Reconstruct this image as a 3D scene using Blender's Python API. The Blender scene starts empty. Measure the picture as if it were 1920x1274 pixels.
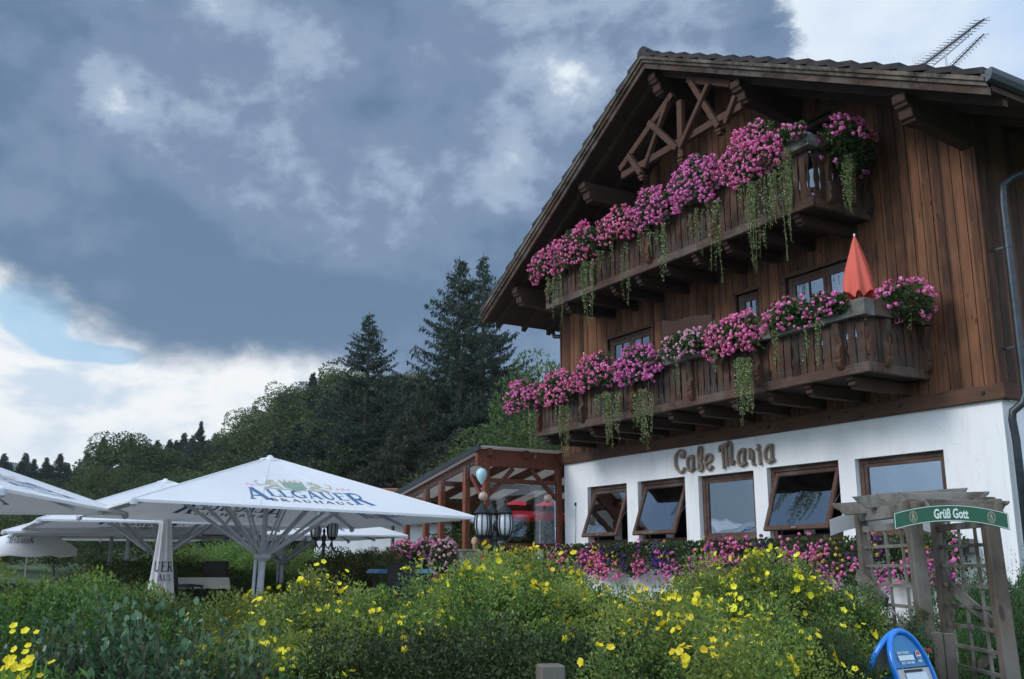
import bpy, math, random
import numpy as np
from mathutils import Matrix, Vector
sc = bpy.context.scene
RR = random.Random(7); NR = np.random.default_rng(7)
rad = math.radians

# ------------------------------------------------------------------ camera
F = 1855.0; PITCH = math.atan(423/1855.0); EYE = 1.6
cam = bpy.data.objects.new('camera', bpy.data.cameras.new('camera'))
sc.collection.objects.link(cam); sc.camera = cam
cam.location = (0, 0, EYE); cam.rotation_euler = (math.pi/2+PITCH, 0, 0)
cam.data.sensor_fit = 'HORIZONTAL'; cam.data.sensor_width = 36; cam.data.lens = 36*F/1920
cam.data.clip_start = 0.05; cam.data.clip_end = 6000

# ------------------------------------------------------------------ world
SUN = Vector((-0.82, -0.26, 0.50)).normalized()
world = bpy.data.worlds.new('World'); sc.world = world; world.use_nodes = True
nt = world.node_tree; N = nt.nodes; L = nt.links
N.clear()
class G:
    """tiny helper to write node math"""
    def __init__(s, tree): s.N = tree.nodes; s.L = tree.links
    def put(s, sock, v):
        if isinstance(v, bpy.types.NodeSocket): s.L.new(v, sock)
        elif v is not None: sock.default_value = v
    def m(s, op, a, b=None, c=None, clamp=False):
        n = s.N.new('ShaderNodeMath'); n.operation = op; n.use_clamp = clamp
        s.put(n.inputs[0], a); s.put(n.inputs[1], b); s.put(n.inputs[2], c); return n.outputs[0]
    def lin(s, x, a, b):      # smoothstep a..b -> 0..1
        n = s.N.new('ShaderNodeMapRange'); n.interpolation_type = 'SMOOTHSTEP'
        s.put(n.inputs[0], x); n.inputs[1].default_value = a; n.inputs[2].default_value = b; return n.outputs[0]
    def noise(s, vec, scale, detail=6, rough=.55, dist=0, off=None):
        if off is not None:
            v = s.N.new('ShaderNodeVectorMath'); v.operation = 'ADD'; s.put(v.inputs[0], vec); v.inputs[1].default_value = off; vec = v.outputs[0]
        n = s.N.new('ShaderNodeTexNoise'); s.put(n.inputs['Vector'], vec); n.inputs['Scale'].default_value = scale
        n.inputs['Detail'].default_value = detail; n.inputs['Roughness'].default_value = rough; n.inputs['Distortion'].default_value = dist
        return n.outputs[0]
    def mix(s, f, a, b):
        n = s.N.new('ShaderNodeMix'); n.data_type = 'RGBA'; s.put(n.inputs[0], f)
        for k, v in ((6, a), (7, b)):
            s.put(n.inputs[k], v if isinstance(v, bpy.types.NodeSocket) else (v[0], v[1], v[2], 1))
        return n.outputs[2]
    def scale(s, vec, sx, sy, sz):
        n = s.N.new('ShaderNodeVectorMath'); n.operation = 'MULTIPLY'; s.put(n.inputs[0], vec); n.inputs[1].default_value = (sx, sy, sz); return n.outputs[0]
g = G(nt)
tc = N.new('ShaderNodeTexCoord'); dirn = tc.outputs['Generated']
sep = N.new('ShaderNodeSeparateXYZ'); L.new(dirn, sep.inputs[0]); X, Y, Z = sep.outputs
sky = N.new('ShaderNodeTexSky'); sky.sky_type = 'NISHITA'; sky.sun_disc = False
sky.sun_elevation = math.asin(SUN.z); sky.sun_rotation = math.atan2(SUN.x, SUN.y); sky.dust_density = 2.0
skyc = N.new('ShaderNodeVectorMath'); skyc.operation = 'SCALE'; L.new(sky.outputs[0], skyc.inputs[0]); skyc.inputs['Scale'].default_value = 0.11
# storm cloud body, streaming from upper right to lower left
rot = N.new('ShaderNodeMapping'); L.new(dirn, rot.inputs[0]); rot.inputs['Rotation'].default_value = (0, rad(-38), 0); rot.inputs['Scale'].default_value = (1.0, 1.0, 1.9)
wv = rot.outputs[0]
n1 = g.noise(wv, 3.1, 9, .55, .12, (3.1, 0.4, 1.7)); n2 = g.noise(g.scale(dirn, 1, 1, 1.3), 10.5, 9, .60, .15, (1.2, 5, 2))
tone = g.m('ADD', g.m('MULTIPLY', n1, .60), g.m('MULTIPLY', n2, .42))
# brighter on the right and at the top middle, darkest in a belt low in the middle
belt = g.m('ADD', g.m('MULTIPLY', X, .16), g.m('MULTIPLY', g.m('SUBTRACT', Z, .34), .18))
rel = g.m('SUBTRACT', g.noise(dirn, 7, 7, .55, .1, (0, 0, 0)), g.noise(dirn, 7, 7, .55, .1, (.03, 0, -.035)))
tone = g.m('ADD', g.m('ADD', tone, belt), g.m('MULTIPLY', rel, .30))
def blob(cx, cz, sx, sz, amp):
    a = g.m('POWER', g.m('DIVIDE', g.m('SUBTRACT', X, cx), sx), 2); b = g.m('POWER', g.m('DIVIDE', g.m('SUBTRACT', Z, cz), sz), 2)
    e = g.m('EXPONENT', g.m('MULTIPLY', g.m('ADD', a, b), -1)); return g.m('MULTIPLY', g.m('MULTIPLY', e, amp), g.m('GREATER_THAN', Y, 0))
for b in ((-.205, .495, .07, .022, .075), (-.25, .505, .06, .035, .05), (-.17, .475, .03, .02, .05), (-.20, .36, .04, .055, .085), (-.11, .39, .03, .06, .075), (-.09, .33, .05, .04, .05), (-.26, .40, .06, .04, .03), (.0, .44, .05, .05, .04), (-.19, .245, .17, .05, -.085), (-.36, .40, .16, .12, -.085), (-.17, .205, .05, .018, .10), (-.33, .30, .12, .07, -.05), (.02, .40, .09, .10, .03), (-.12, .455, .03, .05, -.05)):
    tone = g.m('ADD', tone, blob(*b))
c1 = g.mix(g.lin(tone, .38, .50), (.100, .172, .278), (.166, .238, .362))
c2 = g.mix(g.lin(tone, .505, .60), c1, (.33, .415, .545))
c3 = g.mix(g.lin(tone, .595, .70), c2, (.82, .88, .93))
# pale cumulus low on the left and the gap at the far upper right
edge = g.m('SUBTRACT', g.m('ADD', g.m('MULTIPLY', g.m('MINIMUM', g.m('MAXIMUM', g.m('SUBTRACT', g.m('MULTIPLY', X, -1), .335), 0), .14), .55), .190), g.m('MULTIPLY', g.m('MAXIMUM', g.m('ADD', X, .16), 0), .5))                   # z of the storm cloud's lower edge
ns = g.noise(g.scale(dirn, 1, 1, 1.6), 9, 8, .6, .3, (7, 2, 0))
ns2 = g.noise(g.scale(dirn, 1, 1, 2.2), 16, 9, .62, .2, (2, 9, 4))
lowm = g.lin(X, -.80, -.56)
low = g.lin(g.m('ADD', g.m('SUBTRACT', edge, Z), g.m('MULTIPLY', g.m('SUBTRACT', ns, .5), .085)), -.022, .022)
cum = g.mix(g.lin(g.m('ADD', g.m('MULTIPLY', ns2, .6), g.m('MULTIPLY', ns, .4)), .40, .58), (.60, .70, .80), (.93, .93, .92))
gap = g.lin(g.m('ADD', g.m('ADD', g.m('MULTIPLY', blob(-.435, .226, .035, .03, 1), 1.0), g.m('MULTIPLY', blob(-.385, .192, .05, .012, .8), 1)), g.m('MULTIPLY', g.m('SUBTRACT', ns2, .5), .9)), .38, .62)
cum = g.mix(g.m('MULTIPLY', gap, .85), cum, (.36, .58, .78))
cum = g.mix(g.lin(Z, .15, .04), cum, (.74, .82, .88))
c4 = g.mix(g.m('MULTIPLY', low, lowm), c3, cum)
# bright opening at upper right of the roof
op = g.lin(g.m('ADD', g.m('ADD', X, g.m('MULTIPLY', Z, .25)), g.m('ADD', g.m('MULTIPLY', g.m('SUBTRACT', ns, .5), .09), g.m('MULTIPLY', g.m('SUBTRACT', ns2, .5), .09))), .384, .412)
op = g.m('MULTIPLY', op, g.m('GREATER_THAN', Y, 0))
c5 = g.mix(op, c4, g.mix(g.lin(g.m('ADD', X, g.m('MULTIPLY', g.m('SUBTRACT', ns, .5), .3)), .30, .46), (.74, .82, .90), (.50, .64, .86)))
c5 = g.mix(.10, c5, skyc.outputs[0])
# unseen half of the sky behind the camera, brightened to light the facade
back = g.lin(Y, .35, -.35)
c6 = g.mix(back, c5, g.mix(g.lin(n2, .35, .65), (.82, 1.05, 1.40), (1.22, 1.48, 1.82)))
zen = g.lin(Z, .55, .85)
c7 = g.mix(zen, c6, (.68, .85, 1.10))
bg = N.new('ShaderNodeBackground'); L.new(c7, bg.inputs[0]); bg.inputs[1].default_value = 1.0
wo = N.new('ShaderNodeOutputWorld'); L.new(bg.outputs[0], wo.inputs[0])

# ------------------------------------------------------------------ sun, exposure
sl = bpy.data.lights.new('sun', 'SUN'); sl.energy = 1.5; sl.angle = rad(18); sl.color = (1, .975, .95)
so = bpy.data.objects.new('sun', sl); sc.collection.objects.link(so); so.rotation_euler = SUN.to_track_quat('Z', 'Y').to_euler()
sc.view_settings.view_transform = 'Standard'; sc.view_settings.look = 'None'; sc.view_settings.gamma = 1
sc.view_settings.use_curve_mapping = False; sc.view_settings.exposure = 0.20
sc.cycles.max_bounces = 8; sc.cycles.transparent_max_bounces = 16

# ------------------------------------------------------------------ measuring helpers
CP, SP = math.cos(PITCH), math.sin(PITCH)
def ray(x, y):
    a = (x-960)/F; b = -(y-637)/F
    return Vector((a, CP-b*SP, SP+b*CP))
def at(x, y, d):                      # point seen at photo pixel x,y, d metres ahead
    r = ray(x, y)*(d/ray(x, y).y); return Vector((r.x, r.y, EYE+r.z))
UX = Vector((1160., -1902., 0)).normalized(); WX = Vector((UX.y, -UX.x, 0))
r0 = ray(1058, 868); HO = r0*(2.45/r0.z); HO.z = 0
HROT = math.atan2(UX.y, UX.x); HM = Matrix.Translation(HO) @ Matrix.Rotation(HROT, 4, 'Z')
HI = HM.inverted()
def fac(x, y, w=0.):                  # house-frame u,z of a pixel on a plane w metres in front of the facade
    r = ray(x, y); o = HO+WX*w; det = r.x*(-UX.y)+UX.x*r.y
    t = (o.x*(-UX.y)+UX.x*o.y)/det; P = Vector((r.x*t, r.y*t, 0)); return (P-o).dot(UX), EYE+r.z*t
def hpt(x, y, w): u, z = fac(x, y, w); return Vector((u, -w, z))

# ------------------------------------------------------------------ mesh helpers
COL = sc.collection
class MB:
    def __init__(s): s.v = []; s.f = []
    def add(s, vs, fs):
        b = len(s.v); s.v += [tuple(v) for v in vs]; s.f += [tuple(i+b for i in f) for f in fs]; return s
    def hexa(s, p):   # p: 8 points, bottom loop then top loop
        return s.add(p, [(0, 3, 2, 1), (4, 5, 6, 7), (0, 1, 5, 4), (1, 2, 6, 5), (2, 3, 7, 6), (3, 0, 4, 7)])
    def box(s, x0, x1, y0, y1, z0, z1):
        return s.hexa([(x0, y0, z0), (x1, y0, z0), (x1, y1, z0), (x0, y1, z0), (x0, y0, z1), (x1, y0, z1), (x1, y1, z1), (x0, y1, z1)])
    def beam(s, p, q, w, h, up=(0, 0, 1)):
        p = Vector(p); q = Vector(q); d = (q-p).normalized(); u = Vector(up)
        sd = d.cross(u)
        if sd.length < 1e-4: sd = d.cross(Vector((0, 1, 0)))
        sd.normalize(); u = sd.cross(d).normalized(); a = sd*w/2; b = u*h/2
        return s.hexa([p-a-b, p+a-b, q+a-b, q-a-b, p-a+b, p+a+b, q+a+b, q-a+b])
    def tube(s, pts, r, n=8, cap=True):
        pts = [Vector(p) for p in pts]; rs = r if isinstance(r, (list, tuple)) else [r]*len(pts)
        vs = []; fs = []; prev = None
        for i, p in enumerate(pts):
            t = (pts[min(i+1, len(pts)-1)]-pts[max(i-1, 0)]).normalized()
            if prev is None:
                prev = t.orthogonal().normalized()
            nrm = (prev-t*prev.dot(t))
            nrm = nrm.normalized() if nrm.length > 1e-5 else t.orthogonal().normalized()
            prev = nrm; bn = t.cross(nrm)
            for k in range(n):
                a = 2*math.pi*k/n; vs.append(p+(nrm*math.cos(a)+bn*math.sin(a))*rs[i])
        for i in range(len(pts)-1):
            for k in range(n):
                fs.append((i*n+k, i*n+(k+1) % n, (i+1)*n+(k+1) % n, (i+1)*n+k))
        if cap: fs.append(tuple(reversed(range(n)))); fs.append(tuple(range((len(pts)-1)*n, len(pts)*n)))
        return s.add(vs, fs)
    def lathe(s, c, prof, n=16):
        vs = []; fs = []; c = Vector(c)
        for r, z in prof:
            for k in range(n):
                a = 2*math.pi*k/n; vs.append((c.x+r*math.cos(a), c.y+r*math.sin(a), c.z+z))
        m = len(prof)
        for i in range(m-1):
            for k in range(n): fs.append((i*n+k, i*n+(k+1) % n, (i+1)*n+(k+1) % n, (i+1)*n+k))
        fs.append(tuple(reversed(range(n)))); fs.append(tuple(range((m-1)*n, m*n)))
        return s.add(vs, fs)
    def prism(s, poly, o, ax, ay, d):   # poly in (ax,ay) from o, extruded by vector d
        o = Vector(o); ax = Vector(ax); ay = Vector(ay); d = Vector(d); n = len(poly)
        vs = [o+ax*a+ay*b for a, b in poly]; vs += [v+d for v in vs]
        fs = [tuple(reversed(range(n))), tuple(range(n, 2*n))]+[(i, (i+1) % n, (i+1) % n+n, i+n) for i in range(n)]
        return s.add(vs, fs)
    def build(s, name, mat, parent=None, off=(0, 0, 0), smooth=False, bevel=0):
        me = bpy.data.meshes.new(name); o = Vector(off)
        me.from_pydata([(v[0]-o.x, v[1]-o.y, v[2]-o.z) for v in s.v], [], s.f); me.update()
        return fin(me, name, mat, parent, smooth, bevel)
def fin(me, name, mat, parent=None, smooth=False, bevel=0):
    import bmesh
    if len(me.polygons) < 20000:
        bm = bmesh.new(); bm.from_mesh(me); bmesh.ops.recalc_face_normals(bm, faces=bm.faces); bm.to_mesh(me); bm.free()
    if mat: me.materials.append(mat)
    if smooth:
        for p in me.polygons: p.use_smooth = True
    ob = bpy.data.objects.new(name, me); COL.objects.link(ob)
    if parent: ob.parent = parent
    if bevel:
        md = ob.modifiers.new('bevel', 'BEVEL'); md.width = bevel; md.segments = 1; md.limit_method = 'ANGLE'
    return ob
def tag(o, label=None, cat=None, group=None, kind=None):
    if label: o['label'] = label
    if cat: o['category'] = cat
    if group: o['group'] = group
    if kind: o['kind'] = kind
    return o
def empty(name, loc, rz, label, cat, group=None):
    o = bpy.data.objects.new(name, None); COL.objects.link(o); o.location = loc; o.rotation_euler = (0, 0, rz)
    o.empty_display_size = .2
    return tag(o, label, cat, group)
def hthing(name, p, label, cat, group=None):       # a thing standing at house-frame point p
    return empty(name, HM @ Vector(p), HROT, label, cat, group)
def copy_tree(o, loc=None, rz=None, label=None, group=None, parent=None, sc_=None):
    c = o.copy(); COL.objects.link(c)
    if parent: c.parent = parent
    if loc is not None: c.location = loc
    if rz is not None: c.rotation_euler = (0, 0, rz)
    if sc_ is not None: c.scale = sc_ if hasattr(sc_, '__len__') else (sc_,)*3
    if label: c['label'] = label
    if group: c['group'] = group
    for ch in list(o.children): copy_tree(ch, parent=c)
    return c
def npmesh(name, V, nper, mat, parent=None, smooth=False):
    """V: (faces*nper,3) array, every face its own vertices"""
    me = bpy.data.meshes.new(name); n = len(V); nf = n//nper
    me.vertices.add(n); me.vertices.foreach_set('co', np.asarray(V, dtype=np.float32).ravel())
    me.loops.add(n); me.loops.foreach_set('vertex_index', np.arange(n, dtype=np.int32))
    me.polygons.add(nf); me.polygons.foreach_set('loop_start', np.arange(0, n, nper, dtype=np.int32))
    me.update(calc_edges=True); me.validate()
    me.materials.append(mat)
    ob = bpy.data.objects.new(name, me); COL.objects.link(ob)
    if parent: ob.parent = parent
    return ob
def unit(a): return a/np.maximum(np.linalg.norm(a, axis=1, keepdims=True), 1e-6)
def leaves(P, D, Ln, Wd, droop=0., shape=.45):
    """diamond leaves: P base, D direction"""
    n = len(P); D = unit(D); S = unit(np.cross(D, NR.normal(size=(n, 3)))); Nn = np.cross(S, D)
    Ln = np.broadcast_to(np.asarray(Ln, float), (n,))[:, None]; Wd = np.broadcast_to(np.asarray(Wd, float), (n,))[:, None]
    M = P+D*Ln*shape; T = P+D*Ln-Nn*Ln*droop
    V = np.stack([P, M+S*Wd/2, T, M-S*Wd/2], 1); return V.reshape(-1, 3)
def leaves6(P, D, Ln, Wd):
    """rounder six sided leaves"""
    n = len(P); D = unit(D); S = unit(np.cross(D, NR.normal(size=(n, 3))))
    Ln = np.broadcast_to(np.asarray(Ln, float), (n,))[:, None]; Wd = np.broadcast_to(np.asarray(Wd, float), (n,))[:, None]
    V = np.stack([P, P+D*Ln*.28+S*Wd*.45, P+D*Ln*.7+S*Wd*.42, P+D*Ln, P+D*Ln*.7-S*Wd*.42, P+D*Ln*.28-S*Wd*.45], 1); return V.reshape(-1, 3)

# ------------------------------------------------------------------ materials
def newmat(name):
    m = bpy.data.materials.new(name); m.use_nodes = True; t = m.node_tree
    return m, G(t), t.nodes['Principled BSDF'], t.nodes['Material Output']
def bump(gg, b, h, strength=.3, dist=.02):
    n = gg.N.new('ShaderNodeBump'); n.inputs['Strength'].default_value = strength; n.inputs['Distance'].default_value = dist
    gg.L.new(h, n.inputs['Height']); gg.L.new(n.outputs[0], b.inputs['Normal'])
def objc(gg): return gg.N.new('ShaderNodeTexCoord').outputs['Object']
def m_plain(name, c, rough=.5, metal=0, var=.12, sc_=8, bmp=0., spec=None):
    m, gg, b, o = newmat(name); v = objc(gg); n = gg.noise(v, sc_, 6, .6)
    k = gg.lin(n, .3, .7); gg.L.new(gg.mix(k, [x*(1-var) for x in c], [min(1, x*(1+var)) for x in c]), b.inputs['Base Color'])
    b.inputs['Roughness'].default_value = rough; b.inputs['Metallic'].default_value = metal
    if spec is not None: b.inputs['Specular IOR Level'].default_value = spec
    if bmp: bump(gg, b, n, bmp)
    return m
def m_wood(name, dark, light, axis='z', board=0., streak=1., rough=.75, grey=None, greyamt=0., baxis='x'):
    """wood with grain along axis; board = pitch of separate boards along baxis, each with its own tone"""
    m, gg, b, o = newmat(name); v = objc(gg)
    s = {'x': (1.0, 14, 14), 'y': (14, 1.0, 14), 'z': (14, 14, 1.0)}[axis]
    if board:
        sp = gg.N.new('ShaderNodeSeparateXYZ'); gg.L.new(v, sp.inputs[0]); c = sp.outputs['XYZ'.index(baxis.upper())]
        idx = gg.m('FLOOR', gg.m('DIVIDE', c, board)); wn = gg.N.new('ShaderNodeTexWhiteNoise'); wn.noise_dimensions = '1D'; gg.L.new(idx, wn.inputs['W'])
        tone = wn.outputs['Value']
        vm = gg.N.new('ShaderNodeVectorMath'); vm.operation = 'ADD'; gg.L.new(v, vm.inputs[0])
        cb = gg.N.new('ShaderNodeCombineXYZ'); gg.L.new(gg.m('MULTIPLY', tone, 37.), cb.inputs[2]); gg.L.new(cb.outputs[0], vm.inputs[1]); v2 = vm.outputs[0]
    else:
        ge = gg.N.new('ShaderNodeNewGeometry'); tone = ge.outputs['Random Per Island']; v2 = v
    vs = gg.scale(v2, *s)
    gr = gg.noise(vs, 1.6, 8, .65, .6); fine = gg.noise(vs, 6, 5, .7)
    knot = gg.noise(gg.scale(v2, *[1.6 if q > 1 else .8 for q in s]), 2.2, 4, .5)
    k = gg.m('ADD', gg.m('MULTIPLY', gr, .55), gg.m('ADD', gg.m('MULTIPLY', fine, .25), gg.m('MULTIPLY', tone, .30)))
    k = gg.m('ADD', k, gg.m('MULTIPLY', gg.m('SUBTRACT', knot, .5), .5*streak))
    col = gg.mix(gg.lin(k, .30, .82), dark, light)
    if grey: col = gg.mix(gg.m('MULTIPLY', gg.lin(gg.noise(v, 1.7, 7, .7, .3, (4, 4, 4)), .42, .62), greyamt), col, grey)
    kn = gg.N.new('ShaderNodeTexVoronoi'); gg.L.new(gg.scale(v2, *[6 if q > 1 else 2.2 for q in s]), kn.inputs['Vector']); kn.inputs['Scale'].default_value = 1
    col = gg.mix(gg.m('MULTIPLY', gg.lin(kn.outputs['Distance'], .16, .07), .65), col, [x*.35 for x in dark])
    gg.L.new(col, b.inputs['Base Color']); b.inputs['Roughness'].default_value = rough; b.inputs['Specular IOR Level'].default_value = .3
    bump(gg, b, gg.m('ADD', gr, fine), .35, .006)
    return m
def m_leaf(name, cols, transl=.35, rough=.55, clump=0., obvar=.25):
    m, gg, b, o = newmat(name); ge = gg.N.new('ShaderNodeNewGeometry'); r = ge.outputs['Random Per Island']
    cr = gg.N.new('ShaderNodeValToRGB'); gg.L.new(r, cr.inputs[0]); el = cr.color_ramp.elements
    while len(el) < len(cols): el.new(.5)
    for i, c in enumerate(cols): el[i].position = i/(len(cols)-1); el[i].color = (*c, 1)
    col = cr.outputs[0]
    if clump: col = gg.mix(gg.m('MULTIPLY', gg.lin(gg.noise(objc(gg), clump, 3, .5), .4, .6), .55), col, [min(1, x*.9) for x in (cols[-1][0]*1.25, cols[-1][1]*1.1, cols[-1][2]*.8)])
    oi = gg.N.new('ShaderNodeObjectInfo'); hs = gg.N.new('ShaderNodeHueSaturation'); gg.L.new(col, hs.inputs['Color'])
    gg.L.new(gg.m('ADD', gg.m('MULTIPLY', oi.outputs['Random'], obvar*2), 1-obvar), hs.inputs['Value'])
    gg.L.new(gg.m('ADD', gg.m('MULTIPLY', oi.outputs['Random'], .04), .48), hs.inputs['Hue'])
    gg.L.new(hs.outputs[0], b.inputs['Base Color']); b.inputs['Roughness'].default_value = rough; b.inputs['Specular IOR Level'].default_value = .35
    tr = gg.N.new('ShaderNodeBsdfTranslucent'); gg.L.new(hs.outputs[0], tr.inputs[0]); mx = gg.N.new('ShaderNodeMixShader'); mx.inputs[0].default_value = transl
    gg.L.new(b.outputs[0], mx.inputs[1]); gg.L.new(tr.outputs[0], mx.inputs[2]); gg.L.new(mx.outputs[0], o.inputs[0])
    return m
M = {}
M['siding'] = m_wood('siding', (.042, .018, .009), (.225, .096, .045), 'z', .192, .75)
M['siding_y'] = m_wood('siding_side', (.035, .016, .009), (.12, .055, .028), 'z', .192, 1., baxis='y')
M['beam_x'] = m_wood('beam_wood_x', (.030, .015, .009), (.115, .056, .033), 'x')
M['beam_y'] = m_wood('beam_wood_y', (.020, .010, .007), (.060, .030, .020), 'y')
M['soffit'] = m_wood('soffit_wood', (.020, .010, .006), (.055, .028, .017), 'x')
M['verge'] = m_wood('weathered_verge', (.020, .015, .011), (.11, .078, .053), 'x', 0, 2.4, grey=(.25, .215, .18), greyamt=.5)
M['truss'] = m_wood('truss_wood', (.030, .014, .009), (.085, .039, .024), 'x')
M['boards'] = m_wood('balcony_boards', (.014, .008, .006), (.105, .047, .026), 'z', 0, 1.8, grey=(.07, .057, .047), greyamt=.6)
M['rail'] = m_wood('rail_wood', (.022, .012, .008), (.090, .046, .029), 'x', 0, 1.4, grey=(.13, .11, .095), greyamt=.6)
M['greybox'] = m_wood('grey_planter_wood', (.045, .036, .030), (.15, .135, .12), 'x', 0, 2.0, grey=(.26, .25, .24), greyamt=.7)
M['red_wood'] = m_wood('red_stained_wood', (.065, .022, .013), (.19, .060, .033), 'x')
M['red_wood_z'] = m_wood('red_stained_post', (.080, .026, .014), (.21, .066, .034), 'z')
M['arbor'] = m_wood('weathered_post_wood', (.030, .023, .017), (.125, .10, .076), 'z', 0, 2.4, grey=(.16, .152, .135), greyamt=.6)
M['arbor_x'] = m_wood('weathered_plank_wood', (.030, .025, .020), (.15, .127, .10), 'x', 0, 2.6, grey=(.27, .26, .235), greyamt=.6)
M['frame'] = m_wood('window_frame_wood', (.030, .015, .011), (.105, .050, .034), 'z', grey=(.16, .13, .11), greyamt=.4)
M['letter'] = m_wood('carved_letter_wood', (.15, .105, .078), (.38, .28, .21), 'z')
M['tile'] = m_plain('dark_roof_tile', (.026, .022, .021), .85, var=.45, sc_=5, bmp=.3)
M['redtile'] = m_plain('red_roof_tile', (.25, .085, .05), .85, var=.4, sc_=6, bmp=.3)
M['gutter'] = m_plain('dark_metal_gutter', (.045, .055, .062), .42, .6, .2)
M['iron'] = m_plain('black_iron', (.012, .013, .014), .4, .3)
M['alu'] = m_plain('aluminium', (.42, .43, .45), .35, .8, .1)
M['umbpole'] = m_plain('white_coated_pole', (.50, .52, .55), .4, .1, .06)
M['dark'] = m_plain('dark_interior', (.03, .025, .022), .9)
M['curtain'] = m_plain('curtain_grey', (.50, .48, .46), .9, var=.2)
M['stone'] = m_plain('pale_plastered_stone', (.42, .37, .31), .9, var=.25, sc_=3, bmp=.5)
M['rattan'] = m_plain('dark_rattan', (.025, .022, .022), .7, var=.3, sc_=40, bmp=.4)
M['bluecloth'] = m_plain('blue_plastic', (.09, .30, .55), .45)
M['white'] = m_plain('white_paint', (.76, .77, .78), .6, var=.05)
M['red'] = m_plain('red_paint', (.62, .03, .03), .5)
M['bark'] = m_plain('bark', (.085, .065, .05), .95, var=.4, sc_=12, bmp=.6)
M['greybark'] = m_plain('pale_spruce_bark', (.085, .072, .060), .95, var=.4, sc_=8, bmp=.6)
M['skin'] = m_plain('skin', (.52, .30, .22), .5, var=.05)
def m_plaster():
    m, gg, b, o = newmat('white_plaster'); v = objc(gg)
    n = gg.noise(v, 30, 6, .65); s = gg.noise(gg.scale(v, 3.5, 3.5, .5), 1.2, 7, .65, .3)
    col = gg.mix(gg.m('MULTIPLY', gg.lin(s, .48, .75), .42), (.80, .80, .79), (.52, .50, .47))
    spz = gg.N.new('ShaderNodeSeparateXYZ'); gg.L.new(v, spz.inputs[0]); spl = gg.m('MULTIPLY', gg.lin(gg.m('ADD', spz.outputs[2], gg.m('MULTIPLY', gg.noise(v, 4, 6, .7), .7)), 1.25, .55), .5); col = gg.mix(spl, col, (.36, .33, .28))
    big = gg.noise(v, .45, 4, .5); col = gg.mix(gg.m('MULTIPLY', gg.lin(big, .35, .7), .14), col, (.60, .62, .63))
    vo = gg.N.new('ShaderNodeTexVoronoi'); vo.feature = 'DISTANCE_TO_EDGE'; dv = gg.N.new('ShaderNodeVectorMath'); dv.operation = 'ADD'; gg.L.new(v, dv.inputs[0]); nz = gg.N.new('ShaderNodeTexNoise'); gg.L.new(v, nz.inputs['Vector']); nz.inputs['Scale'].default_value = 1.5; gg.L.new(nz.outputs[1], dv.inputs[1]); gg.L.new(dv.outputs[0], vo.inputs['Vector']); vo.inputs['Scale'].default_value = .7
    col = gg.mix(gg.m('MULTIPLY', gg.m('MULTIPLY', gg.lin(vo.outputs[0], .006, .001), gg.lin(big, .45, .6)), .45), col, (.35, .34, .33))
    gg.L.new(col, b.inputs['Base Color']); b.inputs['Roughness'].default_value = .9
    bump(gg, b, gg.m('ADD', n, gg.m('MULTIPLY', gg.noise(v, 3, 4, .5), .8)), .3, .012); return m
M['plaster'] = m_plaster()
def m_glass(name, refl, tint=(.55, .6, .62)):
    m, gg, b, o = newmat(name); gl = gg.N.new('ShaderNodeBsdfGlossy'); gl.inputs['Roughness'].default_value = .012; gl.inputs[0].default_value = (.80, .91, 1, 1)
    n = gg.noise(objc(gg), 1.1, 2, .4); bp = gg.N.new('ShaderNodeBump'); bp.inputs['Strength'].default_value = .02; bp.inputs['Distance'].default_value = .3
    gg.L.new(n, bp.inputs['Height']); gg.L.new(bp.outputs[0], gl.inputs['Normal'])
    tr = gg.N.new('ShaderNodeBsdfTransparent'); tr.inputs[0].default_value = (*tint, 1)
    fr = gg.N.new('ShaderNodeFresnel'); fr.inputs[0].default_value = 1.5
    mx = gg.N.new('ShaderNodeMixShader'); gg.L.new(gg.m('ADD', gg.m('MULTIPLY', fr.outputs[0], 1.0), refl, clamp=True), mx.inputs[0])
    gg.L.new(tr.outputs[0], mx.inputs[1]); gg.L.new(gl.outputs[0], mx.inputs[2]); gg.L.new(mx.outputs[0], o.inputs[0]); return m
M['glass'] = m_glass('window_glass', .40)
M['thinglass'] = m_glass('clear_glass', .04, (.93, .95, .95))
def m_fabric(name, c, tr=.3, wr=.5):
    m, gg, b, o = newmat(name); v = objc(gg); n = gg.noise(v, 2.2, 5, .6, .4)
    col = gg.mix(gg.m('MULTIPLY', gg.lin(n, .4, .75), .12), c, [x*.7 for x in c])
    gg.L.new(col, b.inputs['Base Color']); b.inputs['Roughness'].default_value = .8
    bump(gg, b, gg.m('ADD', n, gg.m('MULTIPLY', gg.noise(v, 400, 2, .5), .05)), .35*wr, .05)
    t = gg.N.new('ShaderNodeBsdfTranslucent'); gg.L.new(col, t.inputs[0]); mx = gg.N.new('ShaderNodeMixShader'); mx.inputs[0].default_value = tr
    gg.L.new(b.outputs[0], mx.inputs[1]); gg.L.new(t.outputs[0], mx.inputs[2]); gg.L.new(mx.outputs[0], o.inputs[0]); return m
M['canvas'] = m_fabric('white_canvas', (.86, .86, .865), .30, 1.1)
M['coral'] = m_fabric('coral_canvas', (.80, .16, .11), .2)
M['redcanvas'] = m_fabric('red_canvas', (.72, .03, .05), .4)
M['linen'] = m_fabric('pale_tablecloth', (.50, .46, .40), .05)
M['shirt'] = m_fabric('light_shirt', (.45, .42, .40), .0)
M['ink_blue'] = m_plain('print_blue', (.045, .13, .26), .8, var=.05)
M['ink_dark'] = m_plain('print_dark', (.03, .04, .07), .8, var=.05)
M['ink_green'] = m_plain('print_green', (.20, .32, .25), .8, var=.1)
M['ink_gold'] = m_plain('print_gold', (.42, .40, .28), .8, var=.1)
M['ink_pink'] = m_plain('print_pink', (.75, .38, .38), .8, var=.05)
M['signgreen'] = m_plain('sign_green', (.010, .095, .045), .35, var=.05)
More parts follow.
